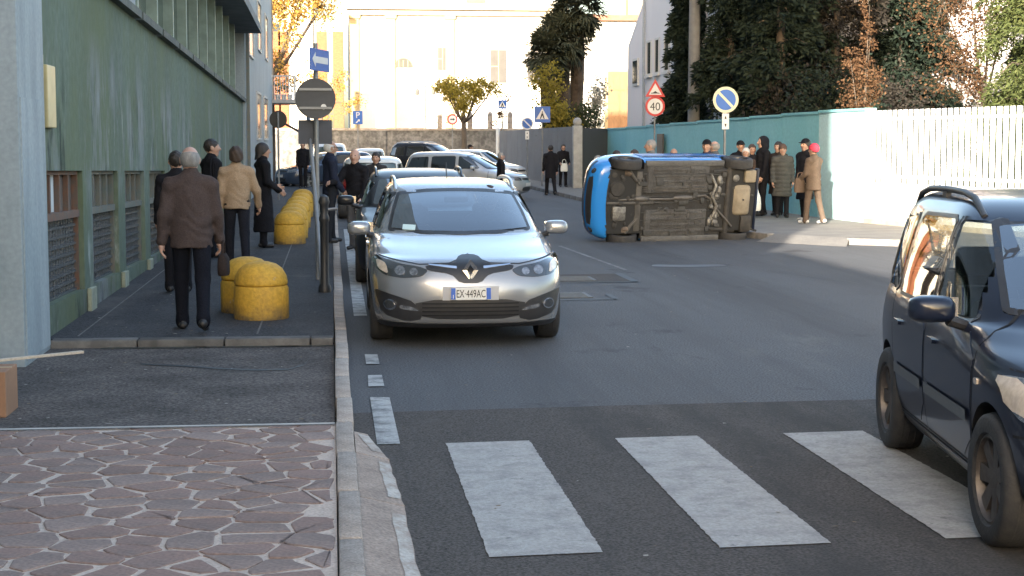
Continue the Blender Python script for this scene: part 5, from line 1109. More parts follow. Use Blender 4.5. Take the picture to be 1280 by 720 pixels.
plain_car('parked_car', EST, 2.3, EW, black_p, 'graphite estate parked directly behind the silver estate car', (1.18, 20.3, 0), R(-1), kind='est', rail=black_p)
c = plain_car('parked_car', HAT, 1.8, HW, white_p, 'white hatchback parked along the kerb beyond the graphite estate', (1.0, 42.0, 0), R(180), kind='hat', scale=(1.05, 1.05, .97))
plain_car('people_carrier', VAN, 2.2, VW, silv2, 'silver people carrier turning across the street beyond the parked cars', (6.25, 51.0, 0), R(67), kind='van', scale=(1, .96, .94))
plain_car('off_road_car', VAN, 2.2, VW, black_p, 'black off-road car with roof rails below the church terrace', (6.6, 73.6, 0), R(62), kind='van', rail=MATS['rail_silver'], scale=(1.05, 1, 1.12))
plain_car('parked_car', HAT, 1.8, HW, white_p, 'white hatchback mostly hidden behind the silver people carrier', (7.6, 63.5, 0), R(60), kind='hat')
plain_car('parked_car', EST, 2.3, EW, dblue, 'dark blue-grey car nosing out by the corner house', (-2.0, 63.0, 0), R(-62), kind='est', scale=(1, .9, 1))
plain_car('parked_car', HAT, 1.8, HW, white_p, 'white small car with orange-tinted rear window in the far cross street', (1.6, 78.5, 0), R(184), kind='hat')
plain_car('delivery_van', VAN, 2.2, VW, white_p, 'white van standing behind the traffic signs at the street end', (-.2, 80.0, 0), R(182), kind='van', scale=(1.05, 1.1, 1.1))
# ------------------------------------------------------------------ signs, bollards, posts
galv = mat('galvanised', (.2, .21, .22), .5, metal=.4, ns=6, na=.5, col2=(.13, .135, .14)); signback = mat('sign_back', (.045, .047, .052), .6, metal=.2, ns=3, na=.5, col2=(.065, .068, .072))
sblue = mat('sign_blue', (.015, .1, .38), .4, ns=4, na=.2); swhite = mat('sign_white', (.6, .6, .59), .4, ns=5, na=.2); sred = mat('sign_red', (.45, .02, .02), .4); scream = mat('sign_cream', (.55, .52, .36), .45, ns=5, na=.3); sblack = mat('sign_black', (.015, .015, .016), .5)
def pole(b, x, y, z0, z1, r=.03): b.tube([(x, y, z0), (x, y, z1)], r, 10)
def disc(r, n=28): return [(r*math.cos(2*math.pi*k/n), r*math.sin(2*math.pi*k/n)) for k in range(n)]
def face(name, poly, y0, y1, m, parent, z=0, x=0):
    b = MB(); b.prism([(q[0]+x, q[1]+z) for q in poly], y0, y1, 'xz'); return b.build(name, m, parent)
def rect(w, h): return [(-w/2, -h/2), (w/2, -h/2), (w/2, h/2), (-w/2, h/2)]
def sign_root(name, loc, rz, label): return empty(name, loc, rz, label, 'sign')
def post(root, h, r=.03): b = MB(); pole(b, 0, .045, -.1, h, r); return b.build('post', galv, root, smooth=50)
# cluster at the left kerb
s = sign_root('one_way_sign', (-.14, 20.25, .12), R(74), 'blue one-way sign with white arrow on the grey pole at the left kerb'); post(s, 2.95)
pl = face('sign_plate', rect(.82, .27), -.012, 0, sblue, s, 2.74); face('arrow', [(-.34, 0), (-.2, .09), (-.2, .04), (.34, .04), (.34, -.04), (-.2, -.04), (-.2, -.09)], -.016, -.0125, swhite, pl, 2.74)
s = sign_root('round_sign', (-.19, 20.12, 2.38), R(183), 'grey back of a round traffic sign on the pole below the one-way sign')
pl = face('sign_plate', disc(.25), -.01, 0, swhite, s); face('sign_rear', disc(.25), .0005, .012, signback, s); b = MB(); b.box((-.2, .0125, .1), (.2, .03, .13)); b.box((-.2, .0125, -.13), (.2, .03, -.1)); b.build('bracket', galv, s); face('sticker', disc(.034, 16), .0125, .016, swhite, s, z=-.1, x=-.1)
s = sign_root('panel_sign', (-.2, 20.32, 1.97), R(186), 'dark rectangular sign back fixed below the round grey sign back')
pl = face('sign_plate', rect(.42, .3), -.01, 0, sblue, s); face('sign_rear', rect(.42, .3), .0005, .012, mat('sign_back_dark', (.035, .042, .06), .6, ns=3, na=.5), s)
b = MB(); b.tube([(-.29, 20.6, 2.2), (-.2, 19.7, 1.15), (-.125, 18.95, .1)], .025, 10); tag(b.build('leaning_pole', galv, smooth=50), 'thin grey pole leaning beside the sign pole at the left kerb', 'pole')
bp = empty('bollard', (-.09, 18.53, .12), 0, 'black cast iron bollard post at the left kerb', 'bollard'); iron = mat('cast_black', (.02, .021, .023), .5, ns=10, na=.5)
b = MB(); b.lathe([(0, 0), (.075, 0), (.075, .06), (.05, .1), (.048, .8), (.06, .83), (.06, .86), (.045, .9), (.05, 1.0), (.065, 1.04), (.05, 1.1), (0, 1.13)], 18); b.build('shaft', iron, bp, smooth=40)
b = MB(); b.tube([(.03, 0, .95), (.15, 0, .96)], .018, 8); b.build('chain_hook', galv, bp)
yel = mat('bollard_yellow', (.5, .29, .03), .7, ns=4, na=.6, col2=(.4, .22, .03), lo=.42, hi=.7, na2=(30, .18), bump=.35, bs=30)
stain_layer(yel, (.07, .062, .05), 3, .3, .55, .02, .16, (1, 1, 1), 4)
stain_layer(yel, (.36, .33, .28), 5, .64, .68, 5, 6, (1, 1, 1), 9)
def dome(x, y, label, group=None, rz=0):
    o = empty('concrete_bollard', (x, y, .12), rz, label, 'bollard', group)
    b = MB(); b.lathe([(0, 0), (.265, 0), (.27, .02), (.268, .3), (.255, .325), (0, .325)], 32); b.build('base', yel, o, smooth=40)
    b = MB(); b.lathe([(.0, .326), (.25, .326), (.262, .34), (.262, .36), (.25, .42), (.21, .49), (.15, .535), (.07, .558), (0, .562)], 32); b.build('dome', yel, o, smooth=60); return o
d0 = dome(-.70, 15.85, 'dome-topped yellow concrete bollard standing in front of its twin beside the walking man')
d1 = copy_tree(d0); d1.location = (-.87, 16.5, .12); d1['label'] = 'dome-topped yellow concrete bollard half hidden by its twin beside the walking man'; d1.rotation_euler.z = 1.1
for k, (x, y) in enumerate(((-.72, 27.5), (-.70, 29.0), (-.72, 30.7), (-.70, 32.6), (-.72, 34.8), (-.70, 37.2), (-.72, 40.0))):
    d = copy_tree(d0); d.location = (x, y, .12); d.rotation_euler.z = k*.9; d['label'] = 'first of the row of yellow domed bollards by the woman in black' if k == 0 else 'yellow domed bollard in the row behind the woman in black'; d['group'] = 'row of yellow bollards'
# right side signs
s = sign_root('speed_limit_sign', (10.17, 50, .12), R(0), 'speed limit 40 sign under a bump warning triangle by the turquoise wall'); post(s, 3.75)
pl = face('limit_plate', disc(.315), -.012, 0, sred, s, 2.84); face('limit_face', disc(.245), -.016, -.0125, swhite, pl, 2.84)
me = text_mesh('40', .36, .002, .95); me.materials.append(sblack); t = link('numerals', me, pl); t.location = (0, -.02, 2.82); t.rotation_euler = (R(90), 0, 0)
for v in me.vertices: pass
tri = lambda r: [(r*math.cos(a), r*math.sin(a)) for a in (R(90), R(210), R(330))]
pl = face('warning_plate', tri(.37), -.012, 0, sred, s, 3.32); face('warning_face', tri(.24), -.016, -.0125, swhite, pl, 3.32); face('bump_symbol', [(-.14, -.08), (.14, -.08), (.14, -.06), (.07, -.05), (.0, -.0), (-.07, -.05), (-.14, -.06)], -.019, -.0165, sblack, pl, 3.32)
def noparking(loc, r, zc, label, zp=None, rim=scream, rz=0):
    s = sign_root('no_parking_sign', loc, rz, label); post(s, zc+.28)
    pl = face('sign_plate', disc(r), -.012, 0, rim, s, zc); face('sign_disc', disc(r*.78), -.016, -.0125, sblue, pl, zc); w = r*.1; c = r*.76*.7071
    face('diagonal_bar', [(-c-w*.7, c-w*.7), (-c+w*.7, c+w*.7), (c+w*.7, -c+w*.7), (c-w*.7, -c-w*.7)], -.019, -.0165, rim, pl, zc)
    if zp:
        q = face('supplement_plate', rect(.16, .36), -.012, 0, swhite, s, zp)
        for dz, sg in ((.09, 1), (-.09, -1)): face('arrow', [(-.05, sg*.0), (.05, sg*.0), (.02, sg*.005), (.02, sg*.0+sg*.03), (0, sg*.08), (-.02, sg*.03), (-.02, sg*.005)], -.016, -.0125, sblack, q, zp+dz*.6)
    return s
noparking((8.96, 36, .12), .3, 2.68, 'no-parking sign with cream rim and small arrow plate behind the overturned car', 2.19)
noparking((8.3, 68, .12), .27, 2.5, 'small no-parking sign beside the grey boundary wall', 2.0, rim=swhite)
def pedestrian(loc, w, zc, label, h):
    s = sign_root('crossing_sign', loc, 0, label); post(s, h); pl = face('sign_plate', rect(w, w), -.012, 0, sblue, s, zc); tr_ = face('white_triangle', [(q[0]*w, q[1]*w-.04) for q in tri(.46)], -.016, -.0125, swhite, pl, zc)
    b = MB(); b.ell((.0, -.02, zc+.09*w/.6), (.03, .004, .03), 8); b.prism([(-.03, zc+.05), (.03, zc+.05), (.09, zc-.17), (.05, zc-.17), (0, zc-.04), (-.06, zc-.17), (-.1, zc-.17)], -.022, -.0175, 'xz'); b.build('walker_symbol', sblack, pl)
pedestrian((8.16, 62, .12), .62, 2.78, 'blue pedestrian crossing sign with white triangle before the palms', 3.1)
pedestrian((9.9, 93, 0), .5, 4.0, 'small far pedestrian crossing sign left of the palms', 4.3)
s = sign_root('parking_sign', (1.48, 90, 0), 0, 'blue parking sign with white P and arrow before the stone retaining wall'); post(s, 3.5); pl = face('sign_plate', rect(.55, .74), -.012, 0, sblue, s, 3.18)
me = text_mesh('P', .46, .002); me.materials.append(swhite); t = link('letter', me, pl); t.location = (0, -.016, 3.3); t.rotation_euler = (R(90), 0, 0); face('arrow', [(-.12, -.3), (-.05, -.3), (.02, -.2), (.1, -.22), (.12, -.1), (.0, -.1), (.02, -.14), (-.05, -.2)], -.016, -.0125, swhite, pl, 3.18)
s = sign_root('round_sign', (6.8, 90.5, 0), 0, 'small white round sign on a thin post before the terrace railing'); post(s, 3.3, .025); face('sign_plate', disc(.3), -.012, 0, sred, s, 3.1); face('sign_face', disc(.22), -.016, -.0125, swhite, s, 3.1); face('symbol', [(-.12, -.03), (.05, -.03), (.05, -.08), (.14, 0), (.05, .08), (.05, .03), (-.12, .03)], -.019, -.0165, sblack, s, 3.1)
b = MB(); b.tube([(8.7, 84, 0), (8.7, 84, 2.5)], .1, 10); b.lathe([(0, 2.5), (.12, 2.5), (.08, 2.6), (0, 2.62)], 10, M=Matrix.Translation((8.7, 84, 0))); tag(b.build('white_post', swhite, smooth=50), 'plain white post standing beside the grey boundary wall in the far street', 'post')
s = empty('lamp_post', (5.9, 101, 2.45), 0, 'thin twin-headed street lamp on the church terrace', 'street lamp'); b = MB(); pole(b, 0, 0, 0, 2.9, .04); b.tube([(-.5, 0, 2.75), (0, 0, 2.85), (.5, 0, 2.75)], .025, 6); b.build('post', galv, s)
for sg in (-1, 1): b = MB(); b.lathe([(0, 2.3), (.12, 2.35), (.16, 2.6), (.05, 2.72), (0, 2.74)], 10, M=Matrix.Translation((sg*.5, 0, 0))); b.build('lantern', mat('lantern', (.35, .34, .32), .4), s)
s = sign_root('round_sign', (-1.55, 48, .12), R(175), 'dark round sign back on a post by the pale grey building'); post(s, 2.6); face('sign_plate', disc(.26), -.01, 0, swhite, s, 2.38); face('sign_rear', disc(.26), .0005, .012, sblack, s, 2.38)
# ------------------------------------------------------------------ people
def surf_nets(d, org, h):
    ins = d < 0; nx, ny, nz = d.shape
    c = [ins[i:nx-1+i, j:ny-1+j, k:nz-1+k] for i in (0, 1) for j in (0, 1) for k in (0, 1)]
    tot = sum(q.astype(np.int8) for q in c); act = (tot > 0) & (tot < 8); idx = -np.ones(act.shape, np.int64); ijk = np.argwhere(act); idx[act] = np.arange(len(ijk))
    acc = np.zeros((len(ijk), 3)); cnt = np.zeros(len(ijk)); cor = [(i, j, k) for i in (0, 1) for j in (0, 1) for k in (0, 1)]
    val = np.stack([d[ijk[:, 0]+a, ijk[:, 1]+b, ijk[:, 2]+e] for a, b, e in cor], 1)
    for p in range(8):
        for q in range(p+1, 8):
            if sum(abs(cor[p][t]-cor[q][t]) for t in range(3)) != 1: continue
            a, b = val[:, p], val[:, q]; m = (a < 0) != (b < 0); t = np.where(m, a/(a-b+1e-12), 0)
            acc += np.where(m[:, None], np.array(cor[p])+(np.array(cor[q])-np.array(cor[p]))*t[:, None], 0); cnt += m
    V = (ijk+acc/np.maximum(cnt, 1)[:, None])*h+org; F = []
    for ax in range(3):
        o = [slice(1, -1)]*3; o[ax] = slice(0, -1); s0 = ins[tuple(o)]; o2 = [slice(1, -1)]*3; o2[ax] = slice(1, None); s1 = ins[tuple(o2)]
        e = np.argwhere(s0 != s1); 
        if len(e) == 0: continue
        off = np.ones(3, int); off[ax] = 0; e = e+off; u, v = (ax+1) % 3, (ax+2) % 3
        def cell(du, dv): q = e.copy(); q[:, u] -= du; q[:, v] -= dv; return idx[q[:, 0], q[:, 1], q[:, 2]]
        Q = np.stack([cell(1, 1), cell(0, 1), cell(0, 0), cell(1, 0)], 1); fl = ~ins[e[:, 0], e[:, 1], e[:, 2]]
        Q[fl] = Q[fl][:, ::-1]; F.append(Q)
    return V, np.concatenate(F)
def sc(P, a, b, ra, rb, sq=None):
    a = np.asarray(a, float); b = np.asarray(b, float)
    if sq is not None: S = np.array([1, 1/sq, 1]); P = P*S; a = a*S; b = b*S
    ab = b-a; t = np.clip(((P-a)@ab)/(ab@ab+1e-12), 0, 1); q = P-a-t[:, None]*ab
    return (np.sqrt((q*q).sum(1))-(ra+(rb-ra)*t))*(1 if sq is None else (sq+1)/2)
def se(P, c, r):
    q = (P-np.asarray(c, float))/np.asarray(r, float); k = np.sqrt((q*q).sum(1)); return (k-1)*min(r)
def smin(ds, k=.04):
    o = ds[0]
    for d in ds[1:]: h = np.clip(.5+.5*(d-o)/k, 0, 1); o = d*(1-h)+o*h-k*h*(1-h)
    return o
def rotz(P, c, a):
    q = P-np.asarray(c); ca, sa = math.cos(a), math.sin(a); return np.stack([q[:, 0]*ca+q[:, 1]*sa, -q[:, 0]*sa+q[:, 1]*ca, q[:, 2]], 1)+np.asarray(c)
def cloth(c, nm=None, rough=.9):
    n = 'cloth_%02d_%02d_%02d' % tuple(int(q*99) for q in c); return mat(n, c, rough, spec=.12, ns=6, na=.5, col2=[q*.72 for q in c], na2=(90, .18), bump=.35, bs=35)
def skin(k): return mat('skin_%d' % k, [(.38, .23, .165), (.32, .19, .13), (.42, .26, .2)][k % 3], .55, ns=8, na=.35, col2=[(.33, .18, .13), (.27, .15, .105), (.37, .21, .16)][k % 3])
hairm = {'grey': mat('hair_grey', (.24, .23, .22), .7, ns=30, na=.6, col2=(.14, .135, .13), stretch=(1, 1, .3), bump=.5, bs=90), 'dark': mat('hair_dark', (.022, .016, .013), .55, ns=30, na=.5, bump=.5, bs=90), 'brown': mat('hair_brown', (.05, .03, .02), .6, ns=30, na=.5, bump=.5, bs=90), 'white': mat('hair_white', (.5, .49, .47), .8, ns=30, na=.4, bump=.5, bs=90)}
eyem = mat('eye', (.02, .018, .016), .3); lipm = mat('lips', (.3, .12, .1), .5); shoem = mat('shoe_black', (.018, .017, .017), .5)
def person(loc, yaw, H, label, top=(.05, .05, .06), legs_=(.011, .012, .017), hair='dark', style='short', hem=.82, thigh=(4, -4), knee=(2, 4), arms=((8, 6, 12), (-4, 6, 12)), headyaw=0, hat=None, shoe=None, coat_r=1.0, puffer=False, sk=0, vox=.018, sit=False, beard=None, scarf=None, group=None, skirt=False, glasses=False):
    """arms: (forward swing, spread, elbow bend) for the left (-x) and right (+x) arm, in degrees"""
    s = H/1.75; K = []; hand_list = []
    legs = []; shoes = []
    for i, sg in enumerate((-1, 1)):
        hip = np.array([sg*.092, 0, .93]); a = R(thigh[i]); kn = hip+.43*np.array([sg*.02, math.sin(a), -math.cos(a)]); a2 = a-R(knee[i]); an = kn+.42*np.array([0, math.sin(a2), -math.cos(a2)])
        legs += [(hip, kn, .098, .07), (kn, an, .07, .058), (an, an+np.array([0, .01, -.035]), .058, .062)]
        pa = a2*.45; f = np.array([sg*.1, math.cos(pa), math.sin(pa)*.9]); dn = np.array([0, math.sin(pa), -math.cos(pa)]); hl = an+dn*.052-f*.05; toe = an+dn*.062+f*.155
        shoes += [(hl, toe, .04, .036), (an, an+dn*.03, .045, .045)]
    zmin = min(min(q[0][2], q[1][2])-.038 for q in shoes); dz = -zmin if not sit else 0
    tr_f = lambda P: smin([sc(P, a, b, ra, rb) for a, b, ra, rb in legs]+[sc(P, (-.05, -.01, .95), (.05, -.01, .95), .125, .125, .85)], .03)
    sh_f = lambda P: np.maximum(smin([sc(P, a, b, ra, rb) for a, b, ra, rb in shoes], .02), -(P[:, 2]-zmin+.0))
    A_ = []
    for i, sg in enumerate((-1, 1)):
        sw, sp, el = arms[i]; sw, sp, el = R(sw), R(sp), R(el); sh = np.array([sg*.188, -.01, 1.385]); d = np.array([sg*math.sin(sp), math.sin(sw)*math.cos(sp), -math.cos(sw)*math.cos(sp)]); eb = sh+d*.285
        sw2 = sw+el; d2 = np.array([sg*math.sin(sp)*.6-sg*.12*math.sin(el), math.sin(sw2), -math.cos(sw2)]); d2 /= np.linalg.norm(d2); wr = eb+d2*.25
        A_ += [(sh, eb, .073, .06), (eb, wr, .06, .05)]; hand_list.append((wr, d2, sg))
    cr = coat_r
    def top_f(P):
        z = P[:, 2]
        body = smin([sc(P, (0, 0, 1.0), (0, .005, 1.27), .165*cr, .178*cr, .72), sc(P, (-.03, -.015, 1.43), (-.165, -.015, 1.385), .085, .078), sc(P, (.03, -.015, 1.43), (.165, -.015, 1.385), .085, .078), sc(P, (0, -.008, 1.42), (0, -.002, 1.495), .09, .074)]+[sc(P, a, b, ra, rb) for a, b, ra, rb in A_], .04)
        sk_ = np.maximum(sc(P, (0, 0, 1.05), (0, 0, hem-.08), .165*cr, (.185+.1*max(0, .8-hem))*cr, .78), hem-z)
        if sit: sk_ = body
        d = np.minimum(body, sk_) if sit else np.where(z < 1.08, smin([np.maximum(body, hem-z), sk_], .03), smin([body, sk_], .03))
        if puffer: d = d-.014*np.abs(np.sin(z*math.pi/.1))
        else: d = d+.0045*np.sin(z*48+P[:, 0]*19+3*np.sin(P[:, 1]*17+z*9)+2*np.sin(P[:, 0]*23))*np.clip(.4+np.sin(z*7+P[:, 0]*9), 0, 1)+.0035*np.sin(z*19-P[:, 0]*31+2*np.sin(z*13))
        return d
    def skirt_f(P): return np.maximum(sc(P, (0, 0, 1.0), (0, 0, .3), .16, .2, .85), .16-P[:, 2])
    ng = [(2, top_f), (3, tr_f), (4, sh_f)]
    if skirt: ng.append((3, skirt_f))
    neck_f = lambda P: sc(P, (0, -.01, 1.44), (0, .005, 1.57), .058, .054)
    ng.append((0, neck_f))
    if scarf: ng.append((6, lambda P: sc(P, (0, 0, 1.475), (0, .005, 1.51), .085, .075)))
    def mesh(groups, lo, hi, h):
        n = [int((hi[k]-lo[k])/h)+2 for k in range(3)]; ax = [lo[k]+np.arange(n[k])*h for k in range(3)]
        P = np.stack(np.meshgrid(*ax, indexing='ij'), -1).reshape(-1, 3); d = np.min([f(P) for _, f in groups], 0).reshape(n)
        d[0], d[-1], d[:, 0], d[:, -1], d[:, :, 0], d[:, :, -1] = 1, 1, 1, 1, 1, 1
        V, F = surf_nets(d, np.array(lo), h); c = V[F].mean(1); g = np.stack([f(c) for _, f in groups]); return V, F, np.array([q[0] for q in groups])[g.argmin(0)]
    pts = np.array([q for a in legs+shoes+A_ for q in a[:2]]); lo = pts.min(0)-.14; hi = pts.max(0)+.14; hi[2] = 1.60; lo[2] = zmin-.03; lo[0] = min(lo[0], -.36); hi[0] = max(hi[0], .36); lo[1] = min(lo[1], -.32); hi[1] = max(hi[1], .32)
    parts = [mesh(ng, lo, hi, vox)]
    # head, turned on the neck
    C0 = np.array([0, 0, 1.6]); hy = R(headyaw)
    def H_(f): return lambda P: f((rotz(P, C0, hy)-np.array([0, .004, 1.515]))/1.07+np.array([0, 0, 1.55]))
    def face_f(P):
        d = smin([se(P, (0, .0, 1.665), (.077, .097, .098)), sc(P, (0, .03, 1.60), (0, .052, 1.565), .062, .042), se(P, (0, .05, 1.64), (.062, .05, .06))], .03)
        d = smin([d, sc(P, (0, .098, 1.665), (0, .118, 1.628), .011, .017)], .012)
        for sg in (-1, 1): d = smin([d, se(P, (sg*.08, -.005, 1.645), (.013, .022, .034))], .01); d = np.maximum(d, -(se(P, (sg*.034, .108, 1.666), (.022, .022, .014))))
        return smin([d, sc(P, (0, .0, 1.52), (0, .008, 1.59), .056, .056)], .02)
    hg = [(0, H_(face_f)), (2, lambda P: np.maximum(top_f(P), 1.44-P[:, 2]))]
    for sg in (-1, 1): hg.append((5, H_(lambda P, sg=sg: se(P, (sg*.033, .083, 1.664), (.015, .013, .011)))))
    hg.append((7, H_(lambda P: se(P, (0, .088, 1.592), (.026, .013, .008)))))
    hair_cut = lambda P: np.maximum(P[:, 1]*.9-.035-(P[:, 2]-1.66)*1.25, -(P[:, 2]-1.585))     # hairline: forehead free, nape short
    if style == 'short': hg.append((1, H_(lambda P: np.maximum(se(P, (0, -.008, 1.678), (.086, .106, .102))+.004*np.sin(P[:, 0]*95+P[:, 1]*60)*np.sin(P[:, 2]*80+P[:, 1]*50), hair_cut(P)))))
    elif style == 'bald': hg.append((1, H_(lambda P: np.maximum(np.maximum(se(P, (0, -.012, 1.66), (.085, .104, .1)), P[:, 2]-1.70+.25*(P[:, 1]+.0)), np.maximum(P[:, 1]-.03, 1.59-P[:, 2])))))
    elif style == 'bob': hg.append((1, H_(lambda P: np.maximum(smin([se(P, (0, -.016, 1.675), (.096, .112, .112)), se(P, (0, -.04, 1.6), (.09, .075, .08))], .03)+.003*np.sin(P[:, 0]*90+P[:, 2]*40), P[:, 1]*.9-.035-(P[:, 2]-1.66)*1.25))))
    elif style == 'long': hg.append((1, H_(lambda P: np.maximum(smin([se(P, (0, -.014, 1.675), (.094, .112, .112)), sc(P, (0, -.06, 1.62), (0, -.1, 1.38), .085, .08, .7), sc(P, (.075, .0, 1.62), (.085, .03, 1.42), .03, .035), sc(P, (-.075, .0, 1.62), (-.085, .03, 1.42), .03, .035)], .03), P[:, 1]*.9-.05-(P[:, 2]-1.66)*1.1))))
    if beard: hg.append((8, H_(lambda P: np.maximum(sc(P, (0, .03, 1.598), (0, .058, 1.565), .066, .046), -(1.6-P[:, 2]+.3*np.abs(P[:, 0]))))))
    if glasses: hg.append((5, H_(lambda P: np.maximum(smin([se(P, (.036, .095, 1.664), (.028, .014, .018)), se(P, (-.036, .095, 1.664), (.028, .014, .018)), sc(P, (-.08, .0, 1.67), (-.07, .085, 1.668), .005, .005), sc(P, (.08, .0, 1.67), (.07, .085, 1.668), .005, .005)], .004), -1+0*P[:, 0]))))
    if hat:
        kind, hc = hat
        if kind == 'beanie': hg.append((6, H_(lambda P: np.maximum(se(P, (0, -.01, 1.685), (.094, .114, .112))-.002*np.abs(np.sin(P[:, 0]*90)), 1.672-P[:, 2]-.35*P[:, 1]*-1-.03))))
        elif kind == 'cap': hg.append((6, H_(lambda P: np.minimum(np.maximum(se(P, (0, -.008, 1.69), (.09, .11, .1)), 1.695-P[:, 2]), np.maximum(se(P, (0, .1, 1.7), (.07, .085, .012)), .04-P[:, 1])))))
        elif kind == 'hood': hg.append((6, H_(lambda P: np.maximum(smin([se(P, (0, -.02, 1.665), (.108, .125, .128)), se(P, (0, -.05, 1.56), (.11, .09, .1))], .03), -(se(P, (0, .1, 1.645), (.07, .1, .1)))))))
    V, F, g = mesh(hg, (-.2, -.22, 1.44), (.2, .24, 1.83), max(.0075, vox*.55)); parts.append((V, F, g))
    # hands: palm, four unequal bent fingers and a thumb leaving the side of the palm
    for wr, d, sg in hand_list:
        d = d/np.linalg.norm(d); side = np.array([0, 1.0, 0])-d*d[1]; side /= np.linalg.norm(side); inn = np.cross(d, side)*sg; inn = inn if inn[0]*sg < 0 else -inn
        def hf(P, wr=wr, d=d, side=side, inn=inn):
            o = smin([sc(P, wr+d*.0, wr+d*.05, .026, .03), sc(P, wr+d*.05+side*.02, wr+d*.085+side*.025, .019, .016), sc(P, wr+d*.05-side*.02, wr+d*.085-side*.025, .019, .016)], .02)
            for k, (u, ln) in enumerate(((.03, .068), (.01, .078), (-.011, .072), (-.031, .055))):
                b0 = wr+d*.088+side*u; b1 = b0+d*ln*.5+inn*.012; b2 = b1+d*ln*.42+inn*.032; o = np.minimum(o, np.minimum(sc(P, b0, b1, .0098, .0092), sc(P, b1, b2, .0092, .0078)))
            t0 = wr+d*.03+side*.03; t1 = t0+d*.035+side*.022+inn*.012; t2 = t1+d*.03+inn*.014; return np.minimum(o, np.minimum(sc(P, t0, t1, .013, .0105), sc(P, t1, t2, .0105, .0085)))
        c = wr+d*.08; parts.append(mesh([(0, hf)], c-.13, c+.13, .0075 if vox > .012 else .0055))
    Vs = []; Fs = []; Gs = []; n0 = 0
    for V, F, g in parts: Vs.append(V); Fs.append(F+n0); Gs.append(g); n0 += len(V)
    V = np.concatenate(Vs); V[:, 2] += dz; V *= s
    mats = [skin(sk), hairm[hair], cloth(top), cloth(legs_), shoem if shoe is None else cloth(shoe), eyem, cloth(hat[1] if hat else (scarf or (.1, .1, .1))), lipm, hairm[beard or 'grey']]
    o = npmesh('person', V, np.concatenate(Fs), mats, None, True, np.concatenate(Gs)); o.location = loc; o.rotation_euler.z = R(yaw); tag(o, label, 'person', group); return o
WK = dict(thigh=(18, -14), knee=(6, 22))
pm1 = person((-1.28, 14.85, .12), 4, 1.70, 'grey-haired man in brown quilted jacket and dark trousers walking away on the left pavement', top=(.062, .046, .043), legs_=(.008, .009, .014), hair='grey', style='bald', hem=.80, thigh=(16, -13), knee=(5, 20), arms=((-8, 12, 14), (6, 10, 10)), coat_r=1.12, vox=.0115, sk=2)
person((-1.30, 22.3, .12), 8, 1.66, 'dark-haired woman in beige jacket with black shoulder strap walking away', top=(.33, .235, .155), legs_=(.015, .016, .022), hair='brown', style='bob', hem=.86, thigh=(12, -10), knee=(4, 16), arms=((0, 8, 12), (4, 20, 22)), coat_r=1.08, vox=.013)
person((-1.77, 24.2, .12), -60, 1.74, 'dark-haired man in black jacket seen between the brown-jacketed man and the beige-jacketed woman', top=(.012, .012, .015), hair='dark', headyaw=-20, vox=.018)
person((-1.76, 18.6, .12), 10, 1.60, 'person in dark coat hidden behind the grey-haired walking man', top=(.014, .014, .017), hair='dark')
person((-1.11, 26.45, .12), -70, 1.68, 'woman with long black hair in long black coat beside the first yellow bollard', top=(.012, .012, .014), legs_=(.012, .012, .014), hair='dark', style='long', hem=.25, coat_r=.98, arms=((10, 5, 60), (4, 5, 50)), thigh=(2, -2), knee=(1, 2), vox=.014)
person((-.02, 27.6, .12), -75, 1.72, 'bald bearded man in sunglasses and navy jacket standing at the left kerb', top=(.018, .023, .042), legs_=(.02, .022, .028), hair='white', style='bald', beard='white', glasses=True, headyaw=5, arms=((5, 5, 20), (5, 5, 30)), vox=.014, sk=1)
person((.40, 27.5, 0), 150, 1.70, 'smiling bald man in black jacket and grey trousers facing the man in sunglasses', top=(.014, .014, .016), legs_=(.1, .1, .105), hair='grey', style='bald', arms=((8, 6, 25), (45, 12, 40)), headyaw=12, vox=.014, sk=2)
person((.92, 33.5, 0), 170, 1.60, 'dark-haired person seen over the roof of the graphite estate', top=(.03, .03, .035), hair='dark', style='bob')
person((4.75, 45.0, 0), -78, 1.56, 'man with cropped grey hair in black jacket crossing before the silver people carrier', top=(.012, .012, .014), legs_=(.02, .022, .03), hair='grey', style='short', vox=.016, sk=2, **WK)
person((7.5, 54.8, .0), 4, 1.74, 'person in black coat walking away at the right kerb past the grey wall', top=(.014, .014, .017), legs_=(.014, .014, .018), hair='dark', hem=.6, thigh=(14, -12), knee=(4, 18))
person((8.78, 60.6, .12), 186, 1.60, 'person in dark clothes holding a white bag beside the grey wall', top=(.013, .013, .015), hair='dark', style='bob', hem=.6, arms=((10, 5, 50), (10, 5, 50)))
person((6.2, 72.0, 0), -90, 1.68, 'person in dark cap beside the black off-road car', top=(.03, .022, .02), hat=('cap', (.015, .015, .016)))
person((-1.05, 60, .12), 170, 1.70, 'person in dark clothes under the shop awning', top=(.02, .018, .018), hair='dark')
